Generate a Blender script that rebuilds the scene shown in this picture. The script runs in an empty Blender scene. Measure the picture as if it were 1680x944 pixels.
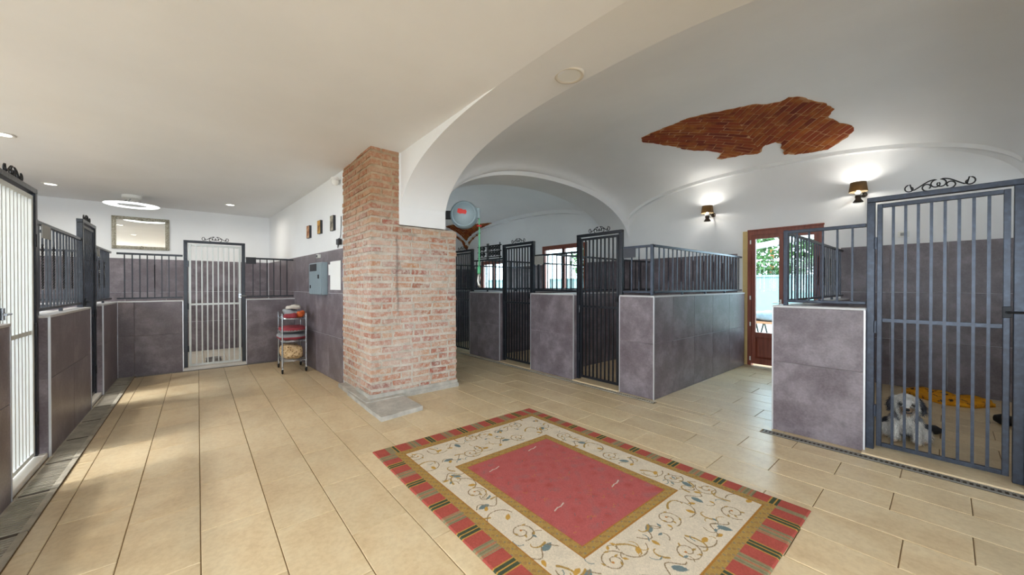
import bpy, bmesh, math, random
import numpy as np
from mathutils import Vector, Matrix, noise
random.seed(7)
R = math.radians
PI = math.pi
scene = bpy.context.scene
COL = scene.collection

# ------------------------------------------------------------------ camera
F_PX, YAW, PITCH, CAM_H = 607.4, R(40.33), R(-0.3695), 1.4
cam_d = bpy.data.cameras.new('camera')
cam_d.sensor_width = 36.0
cam_d.lens = F_PX / 1680 * 36
cam_d.clip_start = 0.02
cam = bpy.data.objects.new('camera', cam_d)
COL.objects.link(cam)
cam.location = (0, 0, CAM_H)
cam.rotation_euler = (PI / 2 + PITCH, 0, -YAW)
scene.camera = cam

# ------------------------------------------------------------------ world, exposure, daylight
world = bpy.data.worlds.new('sky')
scene.world = world
world.use_nodes = True
bg = world.node_tree.nodes['Background']
bg.inputs[0].default_value = (0.79, 0.905, 1.0, 1)
bg.inputs[1].default_value = 8.5
scene.view_settings.view_transform = 'Standard'
scene.view_settings.look = 'None'
scene.view_settings.gamma = 1
scene.view_settings.use_curve_mapping = False
scene.view_settings.exposure = 0.60
scene.cycles.max_bounces = 8; scene.cycles.glossy_bounces = 3
scene.cycles.caustics_reflective = False; scene.cycles.caustics_refractive = False
DOWNLIGHT_W = 16.0
SCONCE_W = 4.0

sun_d = bpy.data.lights.new('sun', 'SUN'); sun_d.energy = 4.0; sun_d.angle = R(9); sun_d.color = (1, .97, .92)
sun = bpy.data.objects.new('sun', sun_d); COL.objects.link(sun); sun.rotation_euler = (0, R(-54), R(4))     # low sun from the left yard
def portal(name, loc, rot, sx, sy):
    l = bpy.data.lights.new(name, 'AREA')
    l.shape = 'RECTANGLE'; l.size = sx; l.size_y = sy
    l.cycles.is_portal = True
    o = bpy.data.objects.new(name, l); COL.objects.link(o)
    o.location = loc; o.rotation_euler = rot
portal('daylight_portal', (7.66, 1.8, 1.3), (0, R(90), 0), 2.3, 1.05)
portal('daylight_portal', (7.66, 6.6, 1.8), (0, R(90), 0), 1.3, 1.5)
portal('daylight_portal', (-3.42, 4.3, 1.3), (0, R(-90), 0), 2.5, 2.0)
portal('daylight_portal', (-3.42, 6.8, 1.3), (0, R(-90), 0), 2.5, 1.7)
portal('daylight_portal', (-3.42, -1.7, 1.5), (0, R(-90), 0), 2.0, 6.2)
portal('daylight_portal', (5.0, 11.35, 1.55), (R(-90), 0, 0), 1.4, .7)
portal('daylight_portal', (2.05, -6.0, 1.7), (R(90), 0, 0), 8.5, 1.4)

# ------------------------------------------------------------------ helpers
class MB:
    def __init__(s): s.v = []; s.f = []
    def add(s, vs, fs):
        n = len(s.v); s.v += [tuple(v) for v in vs]; s.f += [tuple(i + n for i in f) for f in fs]; return s
    def box(s, x0, x1, y0, y1, z0, z1, b=0.0):
        if b <= 0:
            return s.add([(x0,y0,z0),(x1,y0,z0),(x1,y1,z0),(x0,y1,z0),(x0,y0,z1),(x1,y0,z1),(x1,y1,z1),(x0,y1,z1)],
                  [(0,3,2,1),(4,5,6,7),(0,1,5,4),(1,2,6,5),(2,3,7,6),(3,0,4,7)])
        bm = bmesh.new(); bmesh.ops.create_cube(bm, size=1)
        for v in bm.verts: v.co = Vector(((x0+x1)/2 + v.co.x*(x1-x0), (y0+y1)/2 + v.co.y*(y1-y0), (z0+z1)/2 + v.co.z*(z1-z0)))
        bmesh.ops.bevel(bm, geom=bm.edges[:], offset=b, segments=2, affect='EDGES', profile=0.5)
        bm.verts.index_update()
        s.add([v.co[:] for v in bm.verts], [[v.index for v in f.verts] for f in bm.faces]); bm.free(); return s
    def tube(s, pts, r, n=8, closed=False, caps=True):
        pts = [Vector(p) for p in pts]; N = len(pts)
        rr = r if isinstance(r, (list, tuple)) else [r]*N
        rings = []; up = None
        for i, p in enumerate(pts):
            a = pts[i-1] if (i > 0 or closed) else p
            c = pts[(i+1) % N] if (i < N-1 or closed) else p
            t = (c-a).normalized()
            if up is None:
                up = Vector((0,0,1)) if abs(t.z) < .9 else Vector((1,0,0))
            u = t.cross(up)
            if u.length < 1e-4: u = t.orthogonal()
            u.normalize(); w = u.cross(t).normalized(); up = w
            rings.append([p + (u*math.cos(2*PI*k/n) + w*math.sin(2*PI*k/n))*rr[i] for k in range(n)])
        vs = [v for ring in rings for v in ring]; fs = []
        for i in range(N if closed else N-1):
            j = (i+1) % N
            for k in range(n): fs.append((i*n+k, i*n+(k+1) % n, j*n+(k+1) % n, j*n+k))
        if caps and not closed:
            fs.append(tuple(range(n))[::-1]); fs.append(tuple((N-1)*n+k for k in range(n)))
        return s.add(vs, fs)
    def lathe(s, prof, n=24, M=None, cap=True):
        vs = []; fs = []
        for r, z in prof:
            for k in range(n):
                a = 2*PI*k/n; v = Vector((r*math.cos(a), r*math.sin(a), z)); vs.append(M @ v if M else v)
        for i in range(len(prof)-1):
            for k in range(n): fs.append((i*n+k, i*n+(k+1) % n, (i+1)*n+(k+1) % n, (i+1)*n+k))
        if cap:
            fs.append(tuple(range(n))[::-1]); fs.append(tuple((len(prof)-1)*n+k for k in range(n)))
        return s.add(vs, fs)
    def grid(s, fn, nu, nv):
        vs = [fn(i/nu, j/nv) for j in range(nv+1) for i in range(nu+1)]
        fs = [(j*(nu+1)+i, j*(nu+1)+i+1, (j+1)*(nu+1)+i+1, (j+1)*(nu+1)+i) for j in range(nv) for i in range(nu)]
        return s.add(vs, fs)
    def prism(s, poly, h0, h1, M=None):
        n = len(poly)
        vs = [Vector((x, y, h0)) for x, y in poly] + [Vector((x, y, h1)) for x, y in poly]
        if M: vs = [M @ v for v in vs]
        fs = [tuple(range(n))[::-1], tuple(range(n, 2*n))] + [(i, (i+1) % n, n+(i+1) % n, n+i) for i in range(n)]
        return s.add(vs, fs)
    def mesh(s, name, mat=None, smooth=False):
        me = bpy.data.meshes.new(name); me.from_pydata(s.v, [], s.f); me.update()
        if mat: me.materials.append(mat)
        if smooth:
            me.polygons.foreach_set('use_smooth', [True]*len(me.polygons))
            if smooth == 'angle':
                me.set_sharp_from_angle(angle=R(40))
        return me
    def build(s, name, mat=None, parent=None, smooth=False):
        return obj(name, s.mesh(name, mat, smooth), parent)

def obj(name, me, parent=None, loc=None, rot=None):
    o = bpy.data.objects.new(name, me); COL.objects.link(o)
    if parent: o.parent = parent
    if loc: o.location = loc
    if rot: o.rotation_euler = rot
    return o
def tag(o, label=None, cat=None, group=None, kind=None):
    if label: o['label'] = label
    if cat: o['category'] = cat
    if group: o['group'] = group
    if kind: o['kind'] = kind
    return o
def thing(name, label, cat, loc=(0,0,0), rz=0.0, group=None):
    o = bpy.data.objects.new(name, None); COL.objects.link(o)
    o.empty_display_size = .1
    o.location = loc; o.rotation_euler = (0, 0, rz)
    return tag(o, label, cat, group)
def struct(o): o['kind'] = 'structure'; return o

# camera rays, to place things measured in the photograph at their true distance
_fw = Vector((math.sin(YAW)*math.cos(PITCH), math.cos(YAW)*math.cos(PITCH), math.sin(PITCH)))
_rt = Vector((math.cos(YAW), -math.sin(YAW), 0)); _up = _rt.cross(_fw)
def ray(x, y): return _fw + _rt*((x-840)/F_PX) + _up*((472-y)/F_PX)
def onsurf(x, y, zf, t0=1.0, t1=16):
    d = ray(x, y); t = t0
    while t < t1:
        p = Vector((0, 0, CAM_H)) + d*t
        if p.z > zf(p.x, p.y): return p
        t += .004
    return p

# ------------------------------------------------------------------ materials
def srgb(r, g, b):
    f = lambda c: (c/255/12.92) if c/255 <= .04045 else ((c/255+.055)/1.055)**2.4
    return (f(r), f(g), f(b), 1)
class Mat:
    def __init__(s, name, rough=.5, metal=0.0, spec=.5):
        s.m = bpy.data.materials.new(name); s.m.use_nodes = True
        s.t = s.m.node_tree; s.b = s.t.nodes['Principled BSDF']
        s.b.inputs['Roughness'].default_value = rough; s.b.inputs['Metallic'].default_value = metal
        s.b.inputs['Specular IOR Level'].default_value = spec
        s._tc = None
    def n(s, typ, **kw):
        nd = s.t.nodes.new(typ)
        for k, v in kw.items():
            if k in nd.inputs: nd.inputs[k].default_value = v
            else: setattr(nd, k, v)
        return nd
    def l(s, a, b): s.t.links.new(a, b)
    def co(s):
        if not s._tc: s._tc = s.n('ShaderNodeTexCoord')
        return s._tc.outputs['Object']
    def wco(s):
        return s.n('ShaderNodeNewGeometry').outputs['Position']
    def noise(s, scale, detail=4, rough=.55, vec=None, stretch=None):
        v = vec or s.co()
        if stretch:
            mp = s.n('ShaderNodeMapping'); mp.inputs['Scale'].default_value = stretch; s.l(v, mp.inputs['Vector']); v = mp.outputs[0]
        nd = s.n('ShaderNodeTexNoise', Scale=scale, Detail=detail, Roughness=rough); s.l(v, nd.inputs['Vector'])
        return nd.outputs['Fac']
    def ramp(s, fac, stops):
        r = s.n('ShaderNodeValToRGB'); e = r.color_ramp.elements
        while len(e) < len(stops): e.new(.5)
        for el, (p, c) in zip(e, stops): el.position = p; el.color = c
        s.l(fac, r.inputs[0]); return r.outputs[0]
    def mix(s, fac, a, b, typ='MIX'):
        m = s.n('ShaderNodeMix', data_type='RGBA', blend_type=typ)
        for i, v in ((0, fac), (6, a), (7, b)):
            if hasattr(v, 'is_linked') or hasattr(v, 'links'): s.l(v, m.inputs[i])
            else: m.inputs[i].default_value = v
        return m.outputs[2]
    def rnd(s): return s.n('ShaderNodeObjectInfo').outputs['Random']
    def color(s, v):
        if isinstance(v, tuple): s.b.inputs['Base Color'].default_value = v
        else: s.l(v, s.b.inputs['Base Color'])
        return s
    def bump(s, h, strength=.3, dist=.01):
        b = s.n('ShaderNodeBump', Strength=strength, Distance=dist); s.l(h, b.inputs['Height']); s.l(b.outputs[0], s.b.inputs['Normal']); return s
    def rough(s, v): s.l(v, s.b.inputs['Roughness']); return s

M = {}
def plain(name, c, rough=.5, metal=0., spec=.5, bump=None, var=.0):
    m = Mat(name, rough, metal, spec)
    if var > 0:
        n = m.noise(9, 5)
        m.color(m.ramp(n, [(.3, tuple(x*(1-var) for x in c[:3])+(1,)), (.7, tuple(min(1, x*(1+var)) for x in c[:3])+(1,))]))
    else: m.color(c)
    if bump: m.bump(m.noise(bump[0], 4), bump[1], .005)
    M[name] = m.m; return m.m

m = Mat('plaster', .85, spec=.2)
n1 = m.noise(.9, 5, vec=m.wco()); 
m.color(m.ramp(n1, [(.3, srgb(237,238,239)), (.7, srgb(244,245,246))])); m.bump(m.noise(7, 6, vec=m.wco()), .12, .02); M['plaster'] = m.m

m = Mat('floor_tile', .3, spec=.6)
off = m.n('ShaderNodeVectorMath', operation='ADD'); rn = m.n('ShaderNodeObjectInfo')
sc_ = m.n('ShaderNodeVectorMath', operation='SCALE'); m.l(rn.outputs['Location'], sc_.inputs[0]); sc_.inputs['Scale'].default_value = 3.7
m.l(m.co(), off.inputs[0]); m.l(sc_.outputs[0], off.inputs[1])
a = m.noise(3.2, 7, .62, vec=off.outputs[0], stretch=(1.6, .8, 1)); b = m.noise(38, 4, .6, vec=off.outputs[0])
c = m.ramp(a, [(.22, srgb(196,169,130)), (.45, srgb(213,190,151)), (.62, srgb(220,201,165)), (.82, srgb(204,175,130))])
c = m.mix(.14, c, m.ramp(b, [(.35, srgb(150,120,80)), (.6, srgb(232,214,180))]))
hv = m.n('ShaderNodeHueSaturation'); m.l(c, hv.inputs['Color'])
mr = m.n('ShaderNodeMapRange'); m.l(rn.outputs['Random'], mr.inputs[0]); mr.inputs[3].default_value = .93; mr.inputs[4].default_value = 1.05
m.l(mr.outputs[0], hv.inputs['Value']); m.color(hv.outputs[0])
m.bump(m.noise(14, 6, vec=off.outputs[0]), .08, .01)
rr = m.n('ShaderNodeMapRange'); m.l(a, rr.inputs[0]); rr.inputs[3].default_value = .29; rr.inputs[4].default_value = .42; m.rough(rr.outputs[0]); M['floor_tile'] = m.m
plain('lit_floor_tile', srgb(226,220,206), .34, var=.05)  # floor tile whitened: bright light on the back kennel floor put into its colour
plain('grout', srgb(128,104,72), .9, var=.15)

m = Mat('slate_tile', .36, spec=.5)
rn = m.n('ShaderNodeObjectInfo'); off = m.n('ShaderNodeVectorMath', operation='ADD'); m.l(m.co(), off.inputs[0])
cb = m.n('ShaderNodeCombineXYZ'); mu = m.n('ShaderNodeMath', operation='MULTIPLY'); mu.inputs[1].default_value = 60; m.l(rn.outputs['Random'], mu.inputs[0])
m.l(mu.outputs[0], cb.inputs[0]); m.l(mu.outputs[0], cb.inputs[2]); m.l(cb.outputs[0], off.inputs[1])
a = m.noise(3.4, 8, .66, vec=off.outputs[0]); b = m.noise(60, 3, .6, vec=off.outputs[0])
c = m.ramp(a, [(.25, srgb(86,75,80)), (.48, srgb(108,98,104)), (.64, srgb(136,127,133)), (.85, srgb(96,83,85))])
c = m.mix(.12, c, m.ramp(b, [(.4, srgb(70,62,64)), (.65, srgb(160,150,152))]))
m.color(c); m.bump(m.noise(22, 6, vec=off.outputs[0]), .10, .01)
rr = m.n('ShaderNodeMapRange'); m.l(a, rr.inputs[0]); rr.inputs[3].default_value = .29; rr.inputs[4].default_value = .5; m.rough(rr.outputs[0]); M['slate_tile'] = m.m
plain('wall_grout', srgb(140,130,130), .9)
plain('aluminium', srgb(205,207,212), .35, .55)
plain('coping', srgb(196,196,198), .4, .0, var=.06)

m = Mat('black_iron', .3, .3, .55)
m.color(m.ramp(m.noise(60, 3), [(.35, srgb(22,25,32)), (.75, srgb(38,42,51))])); m.bump(m.noise(34, 2), .3, .005); M['black_iron'] = m.m
m = Mat('steel_blue_iron', .31, .35, .6)
m.color(m.ramp(m.noise(30, 3), [(.3, srgb(34,41,54)), (.55, srgb(43,51,66)), (.8, srgb(58,67,83))])); m.bump(m.noise(40, 2), .15, .004); M['steel_blue_iron'] = m.m
plain('dark_iron', srgb(20,22,28), .45, .3, var=.2)
plain('white_iron', srgb(206,211,210), .35, .1, bump=(80,.2))
plain('chrome', srgb(190,196,204), .2, .9)
plain('rubber', srgb(26,26,28), .7)
plain('marble_white', srgb(232,228,220), .4, var=.05)

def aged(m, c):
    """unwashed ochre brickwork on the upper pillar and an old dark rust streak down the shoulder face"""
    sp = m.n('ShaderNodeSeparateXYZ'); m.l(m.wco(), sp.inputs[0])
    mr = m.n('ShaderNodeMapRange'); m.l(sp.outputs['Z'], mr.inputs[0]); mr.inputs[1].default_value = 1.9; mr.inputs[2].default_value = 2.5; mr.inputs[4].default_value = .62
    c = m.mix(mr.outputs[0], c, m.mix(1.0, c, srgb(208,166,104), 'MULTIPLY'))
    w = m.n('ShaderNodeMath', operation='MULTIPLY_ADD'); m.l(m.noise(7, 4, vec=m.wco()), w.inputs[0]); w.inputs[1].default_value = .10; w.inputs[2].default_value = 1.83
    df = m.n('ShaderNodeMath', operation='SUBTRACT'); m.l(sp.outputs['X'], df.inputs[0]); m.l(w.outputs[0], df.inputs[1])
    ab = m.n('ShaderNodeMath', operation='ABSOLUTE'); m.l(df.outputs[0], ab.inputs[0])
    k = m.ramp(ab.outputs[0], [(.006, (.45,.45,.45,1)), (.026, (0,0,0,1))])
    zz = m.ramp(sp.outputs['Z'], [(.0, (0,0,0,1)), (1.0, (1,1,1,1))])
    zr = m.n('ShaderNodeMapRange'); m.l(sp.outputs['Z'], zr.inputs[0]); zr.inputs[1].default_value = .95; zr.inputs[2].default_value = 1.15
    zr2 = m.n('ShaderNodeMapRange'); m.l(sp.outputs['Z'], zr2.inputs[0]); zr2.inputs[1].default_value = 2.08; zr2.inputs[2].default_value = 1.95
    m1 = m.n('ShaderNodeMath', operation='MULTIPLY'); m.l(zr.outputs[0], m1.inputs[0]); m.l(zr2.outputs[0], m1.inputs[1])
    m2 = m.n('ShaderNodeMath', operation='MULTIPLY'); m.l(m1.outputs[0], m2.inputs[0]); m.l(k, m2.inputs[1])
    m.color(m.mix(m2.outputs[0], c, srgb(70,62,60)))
m = Mat('brick', .9, spec=.2)
r_ = m.rnd(); c = m.ramp(r_, [(0, srgb(176,116,94)), (.16, srgb(190,146,120)), (.30, srgb(164,98,84)), (.46, srgb(196,160,132)), (.6, srgb(182,118,90)), (.76, srgb(196,164,144)), (.9, srgb(150,98,90)), (1, srgb(188,136,96))])
c = m.mix(m.ramp(m.noise(20, 7, .7, vec=m.wco()), [(.44, (0,0,0,1)), (.62, (.85,.85,.85,1))]), c, srgb(204,194,180))
c = m.mix(m.ramp(m.noise(2.1, 3, vec=m.wco()), [(.42, (0,0,0,1)), (.7, (.45,.45,.45,1))]), c, srgb(216,200,192))
aged(m, c); m.bump(m.noise(45, 6, vec=m.wco()), .8, .014); M['brick'] = m.m
m = Mat('mortar', .95, spec=.1)
aged(m, m.ramp(m.noise(9, 7, .65, vec=m.wco()), [(.3, srgb(168,160,148)), (.5, srgb(198,190,178)), (.7, srgb(214,208,198))])); m.bump(m.noise(40, 7, vec=m.wco()), .9, .015); M['mortar'] = m.m
m = Mat('vault_brick', .85, spec=.25)
r_ = m.rnd(); c = m.ramp(r_, [(0, srgb(126,52,28)), (.3, srgb(146,64,32)), (.6, srgb(112,42,24)), (.8, srgb(160,80,36)), (1, srgb(132,62,30))])
c = m.mix(m.ramp(m.noise(5, 5, vec=m.wco()), [(.48, (0,0,0,1)), (.66, (.75,.75,.75,1))]), c, srgb(176,106,44))
m.color(c); m.bump(m.noise(50, 5, vec=m.wco()), .8, .01); M['vault_brick'] = m.m
m = Mat('vault_mortar', .95, spec=.1)
m.color(m.ramp(m.noise(6, 5, vec=m.wco()), [(.35, srgb(158,100,58)), (.65, srgb(206,164,124))])); M['vault_mortar'] = m.m
plain('concrete', srgb(178,174,166), .9, bump=(30,.8), var=.22)
plain('drain_stone', srgb(170,163,148), .7, var=.25, bump=(60,.4))
plain('drain_dark', srgb(70,62,52), .8)
plain('drain_tan', srgb(112,98,78), .85, var=.3)
plain('drain_grey', srgb(130,126,120), .6, .2, var=.2)
m = Mat('brown_wood', .38, spec=.5)
m.color(m.ramp(m.noise(5, 6, .6, stretch=(6, 6, .5)), [(.3, srgb(112,56,42)), (.55, srgb(138,72,54)), (.8, srgb(152,86,66))])); M['brown_wood'] = m.m
plain('beige_wood', srgb(206,178,120), .5, var=.06)
m = Mat('glass', .02); nt = m.t; nt.nodes.remove(m.b)
tr = m.n('ShaderNodeBsdfTransparent'); tr.inputs[0].default_value = (.80,.88,.90,1); gl = m.n('ShaderNodeBsdfGlossy'); gl.inputs['Roughness'].default_value = .02
lw = m.n('ShaderNodeLayerWeight', Blend=.5); pw_ = m.n('ShaderNodeMath', operation='POWER'); m.l(lw.outputs['Facing'], pw_.inputs[0]); pw_.inputs[1].default_value = 5
fr = m.n('ShaderNodeMath', operation='MULTIPLY_ADD'); m.l(pw_.outputs[0], fr.inputs[0]); fr.inputs[1].default_value = .9; fr.inputs[2].default_value = .035
mx = m.n('ShaderNodeMixShader'); m.l(fr.outputs[0], mx.inputs[0]); m.l(tr.outputs[0], mx.inputs[1]); m.l(gl.outputs[0], mx.inputs[2])
m.l(mx.outputs[0], nt.nodes['Material Output'].inputs[0]); M['glass'] = m.m
def emit(name, c, s):
    m = Mat(name); m.b.inputs['Emission Color'].default_value = c; m.b.inputs['Emission Strength'].default_value = s; m.color(c); M[name] = m.m
emit('lamp_disc', (1, .95, .82, 1), 3); emit('ring_glow', (.92, 1, 1, 1), 2.2); emit('bulb', (1, .93, .8, 1), 8)
m = Mat('shade_fabric', .8); m.color(srgb(88,76,56)); m.b.inputs['Transmission Weight'].default_value = 0
tl = m.n('ShaderNodeBsdfTranslucent'); tl.inputs[0].default_value = srgb(150,122,72); ms = m.n('ShaderNodeMixShader'); ms.inputs[0].default_value = .16
m.l(m.b.outputs[0], ms.inputs[1]); m.l(tl.outputs[0], ms.inputs[2]); m.l(ms.outputs[0], m.t.nodes['Material Output'].inputs[0]); M['shade_fabric'] = m.m
plain('white_ceramic', srgb(240,240,236), .25)
plain('dark_bronze', srgb(40,30,22), .4, .5)
plain('mirror_glass', (.92,.94,.94,1), .01, 1.0)
m = Mat('silver_frame', .42, .35); m.color(m.ramp(m.noise(40, 5), [(.35, srgb(128,121,104)), (.6, srgb(176,170,154))])); m.bump(m.noise(60, 4), .3, .008); M['silver_frame'] = m.m
plain('grey_paint', srgb(134,150,158), .4, var=.04)
plain('pale_rim', srgb(214,206,192), .5)
plain('dark_plastic', srgb(36,38,44), .45)
plain('white_plastic', srgb(232,232,228), .4)
plain('paper', srgb(238,238,236), .7)
plain('slate_plaque', srgb(62,66,76), .5, var=.1)
plain('grey_plaque', srgb(148,148,144), .5, var=.1)
plain('red_fabric', srgb(156,62,72), .95, var=.2, bump=(120,.5))
plain('grey_fabric', srgb(150,152,156), .95, var=.15, bump=(120,.5))
plain('white_fabric', srgb(214,208,198), .95, var=.1, bump=(90,.5))
plain('orange_fabric', srgb(196,92,44), .9, var=.2)
m = Mat('leopard_fabric', .95); v = m.n('ShaderNodeTexVoronoi', Scale=34.0); m.l(m.co(), v.inputs['Vector'])
m.color(m.ramp(v.outputs['Distance'], [(.16, srgb(70,46,30)), (.34, srgb(206,172,126)), (.8, srgb(226,200,160))])); M['leopard_fabric'] = m.m
m = Mat('yellow_fabric', .9); m.color(m.ramp(m.noise(16, 3), [(.4, srgb(228,160,16)), (.58, srgb(214,140,10)), (.64, srgb(50,34,16)), (.7, srgb(40,28,14))])); M['yellow_fabric'] = m.m
plain('reel_grey', srgb(142,162,172), .4, var=.04)
plain('red_label', srgb(214,50,44), .5)
plain('green_hose', srgb(96,190,140), .45)
plain('steel_nozzle', srgb(200,198,190), .3, .7)
plain('orange_wood', srgb(190,110,50), .6)
plain('steel_bowl', srgb(170,170,170), .3, .7)
plain('gravel', srgb(146,138,124), .95, var=.2)
plain('hedge', srgb(62,96,44), .9, var=.4)
plain('outer_wall', srgb(112,140,140), .9, var=.06)
plain('outer_white', srgb(190,190,188), .6)
plain('tarp', srgb(120,132,140), .7, var=.25)
plain('orange_box', srgb(176,120,84), .7, var=.1)
m = Mat('painting_a', .7); m.color(m.ramp(m.noise(14, 5), [(.3, srgb(60,50,44)), (.45, srgb(176,110,70)), (.6, srgb(206,170,130)), (.75, srgb(110,80,70))])); M['painting_a'] = m.m
m = Mat('painting_b', .7); m.color(m.ramp(m.noise(12, 5), [(.3, srgb(70,52,34)), (.5, srgb(196,140,60)), (.7, srgb(220,188,110))])); M['painting_b'] = m.m
m = Mat('painting_c', .7); m.color(m.ramp(m.noise(12, 5), [(.3, srgb(58,56,52)), (.5, srgb(150,140,122)), (.7, srgb(214,206,188))])); M['painting_c'] = m.m
def vcol_mat(name, rough=.95, bump=None):
    m = Mat(name, rough, spec=.15); at = m.n('ShaderNodeVertexColor', layer_name='Col'); c = at.outputs[0]
    if bump:
        c = m.mix(.35, c, m.mix(1.0, c, m.ramp(m.noise(bump[0]*.5, 5), [(.3, (.55,.55,.55,1)), (.7, (1,1,1,1))]), 'MULTIPLY'))
        m.bump(m.noise(bump[0], 3), bump[1], .004)
    m.color(c); M[name] = m.m
vcol_mat('rug_wool', .95, (160, .5)); vcol_mat('dog_coat', .9)

# ------------------------------------------------------------------ vault shapes
def sup(u, n): 
    u = abs(u); return 0.0 if u >= 1 else (1-u**n)**(1/n)
def lerp(a, b, t): return a+(b-a)*t
def sm(t): t = max(0, min(1, t)); return t*t*(3-2*t)
XA0, XA1, XW = 1.92, 2.55, 7.4          # dividing arch faces, right outer wall
YT0, YT1 = 4.65, 5.25                    # transverse arch
AC, AH = 1.9, 2.52
def archz(Y, t): return 2.15 + lerp(.93, 1.02, t)*sup((Y-AC)/AH, 2.4)
def vault1(X, Y):
    t = max(0, min(1, (X-XA1)/(XW-XA1)))
    A = sup((Y-lerp(AC, 2.05, t))/lerp(2.6, 2.66, t), 2.35); B = sup((X-4.98)/2.46, 2.2)
    u = (X-4.98)/2.46; return lerp(2.15, 2.2, t) + lerp(1.02, 1.19, t)*A + 1.2*B*(1-A) + .46*A*max(0, 1-u*u)
def vault0(X, Y): return vault1(X, 2*(-.95)-Y) if Y < -.95 else vault1(X, Y)
def vault2(X, Y):
    A = sup((Y-8.22)/3.0, 2.3); B = sup((X-4.98)/2.46, 2.2)
    u = (X-4.98)/2.46; return 2.25 + 1.17*A + 1.15*B*(1-A) + .46*A*max(0, 1-u*u)
def transz(X): return 2.2 + 1.09*sup((X-4.98)/2.46, 2.2)
def ceil_left(X, Y):
    base = 2.965 + .12*math.exp(-((Y-1.5)/4)**2)
    w = sm((X-.9)/(XA0-.9))
    if Y < 2.62: return lerp(base, min(archz(Y, 0), 3.08) if Y > .8 else 3.075, w)
    return base

# ------------------------------------------------------------------ structure
fl = MB(); fl.box(-3.5, 7.6, -6.2, 11.4, -.2, -.006)
floor = struct(fl.build('floor', M['grout']))

_tile_cache = {}
def tile_mesh(w, l, t, mat, inset=.0025, key=''):
    k = (round(w, 3), round(l, 3), mat.name, key)
    if k not in _tile_cache:
        i = inset
        mb = MB().add([(0,0,0),(w,0,0),(w,l,0),(0,l,0),(0,0,t-i),(w,0,t-i),(w,l,t-i),(0,l,t-i),(i,i,t),(w-i,i,t),(w-i,l-i,t),(i,l-i,t)],
            [(0,3,2,1),(0,1,5,4),(1,2,6,5),(2,3,7,6),(3,0,4,7),(4,5,9,8),(5,6,10,9),(6,7,11,10),(7,4,8,11),(8,9,10,11)])
        _tile_cache[k] = mb.mesh('tile', mat)
    return _tile_cache[k]
TL, GAP = .644, .0045
xl = [-.735, -.634, -.316, .007, .333, .652, .982, 1.312, 1.645, 1.977, 2.308, 2.638, 2.957, 3.28, 3.58, 3.88, 4.085]
ph = [3.1, 3.35, 3.08, 2.735, 3.11, 2.80, 3.12, 2.80, 3.12, 2.80, 3.12, .154, .548, .23, .54, .22]
tiles = []
for i in range(len(xl)-1):
    y = ph[i] - TL*12
    while y < 11.2:
        y0, y1 = max(y, -1.3), min(y+TL, 7.95 if xl[i] < 1.5 else 11.2)
        if y1-y0 > .03 and not (xl[i] > 1.5 and xl[i+1] < 2.6 and y0 > 4.5) and not (1.5 < xl[i] < 2.6 and y0 > 5.4):
            tiles.append((xl[i], xl[i+1], y0, y1))
        y += TL
xk = [4.19 + .3215*k for k in range(11)]; xk[-1] = 7.4
for i in range(10):
    y = (.36, .04)[i % 2] - TL*5
    while y < 11.2:
        y0, y1 = max(y, -1.3), min(y+TL, 11.2)
        if y1-y0 > .03: tiles.append((xk[i], xk[i+1], y0, y1))
        y += TL
for k in range(7):
    for j in range(5):
        x0, y0 = -.9+k*.33, 8.1+j*.45; obj('floor_tile', tile_mesh(.33-GAP, min(.45, 10.3-y0)-GAP, .006, M['lit_floor_tile']), floor, (x0, y0, -.006))
tiles += [(4.085, 4.19, 1.16, 1.70), (4.085, 4.19, 1.70, 2.24)]
def dist_t(t): return math.hypot((t[0]+t[1])/2, (t[2]+t[3])/2)
def shown(t):
    cx, cy = (t[0]+t[1])/2, (t[2]+t[3])/2; a = math.degrees(math.atan2(cx, cy)); return -18 < a < 99
big = sorted([t for t in tiles if shown(t)], key=dist_t)
keep = big[:262]; rest = [t for t in tiles if t not in set(keep)]
for (x0, x1, y0, y1) in keep:
    obj('floor_tile', tile_mesh(x1-x0-GAP, y1-y0-GAP, .006, M['floor_tile']), floor, (x0+GAP/2, y0+GAP/2, -.006 + random.uniform(-.0006, .0004)))
mb = MB()
for (x0, x1, y0, y1) in rest: mb.box(x0+GAP/2, x1-GAP/2, y0+GAP/2, y1-GAP/2, -.006, 0)
o = mb.build('far_floor_tile', M['floor_tile'], floor); o['kind'] = 'stuff'

def wall_holes(axis, c0, c1, a0, a1, z0, z1, holes):
    """wall slab; axis 'x' = plane X const between c0..c1, running along Y from a0..a1"""
    mb = MB(); A = sorted({a0, a1, *[h[0] for h in holes], *[h[1] for h in holes]}); Z = sorted({z0, z1, *[h[2] for h in holes], *[h[3] for h in holes]})
    for i in range(len(A)-1):
        for j in range(len(Z)-1):
            am, zm = (A[i]+A[i+1])/2, (Z[j]+Z[j+1])/2
            if any(h[0] < am < h[1] and h[2] < zm < h[3] for h in holes): continue
            if axis == 'x': mb.box(c0, c1, A[i], A[i+1], Z[j], Z[j+1])
            else: mb.box(A[i], A[i+1], c0, c1, Z[j], Z[j+1])
    return mb
DOOR = (1.25, 2.36, -.01, 2.345); WIN1 = (5.82, 7.40, 1.2, 2.48); WIN2 = (8.95, 10.35, 1.2, 2.2)
wr = struct(wall_holes('x', XW, XW+.3, -6.2, 11.5, -.01, 4.7, [DOOR, WIN1, WIN2]).build('wall_right', M['plaster']))
wb = struct(wall_holes('y', 10.3, 10.55, -3.7, 1.9, -.01, 4.7, []).build('wall_back', M['plaster']))
FILL_OPENING = (4.3, 5.7, 1.2, 1.9)  # unseen opening added behind the pillar to let daylight into the far bay
we = struct(wall_holes('y', 11.2, 11.5, 1.3, 7.7, -.01, 4.7, [FILL_OPENING]).build('wall_far_end', M['plaster']))
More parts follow.
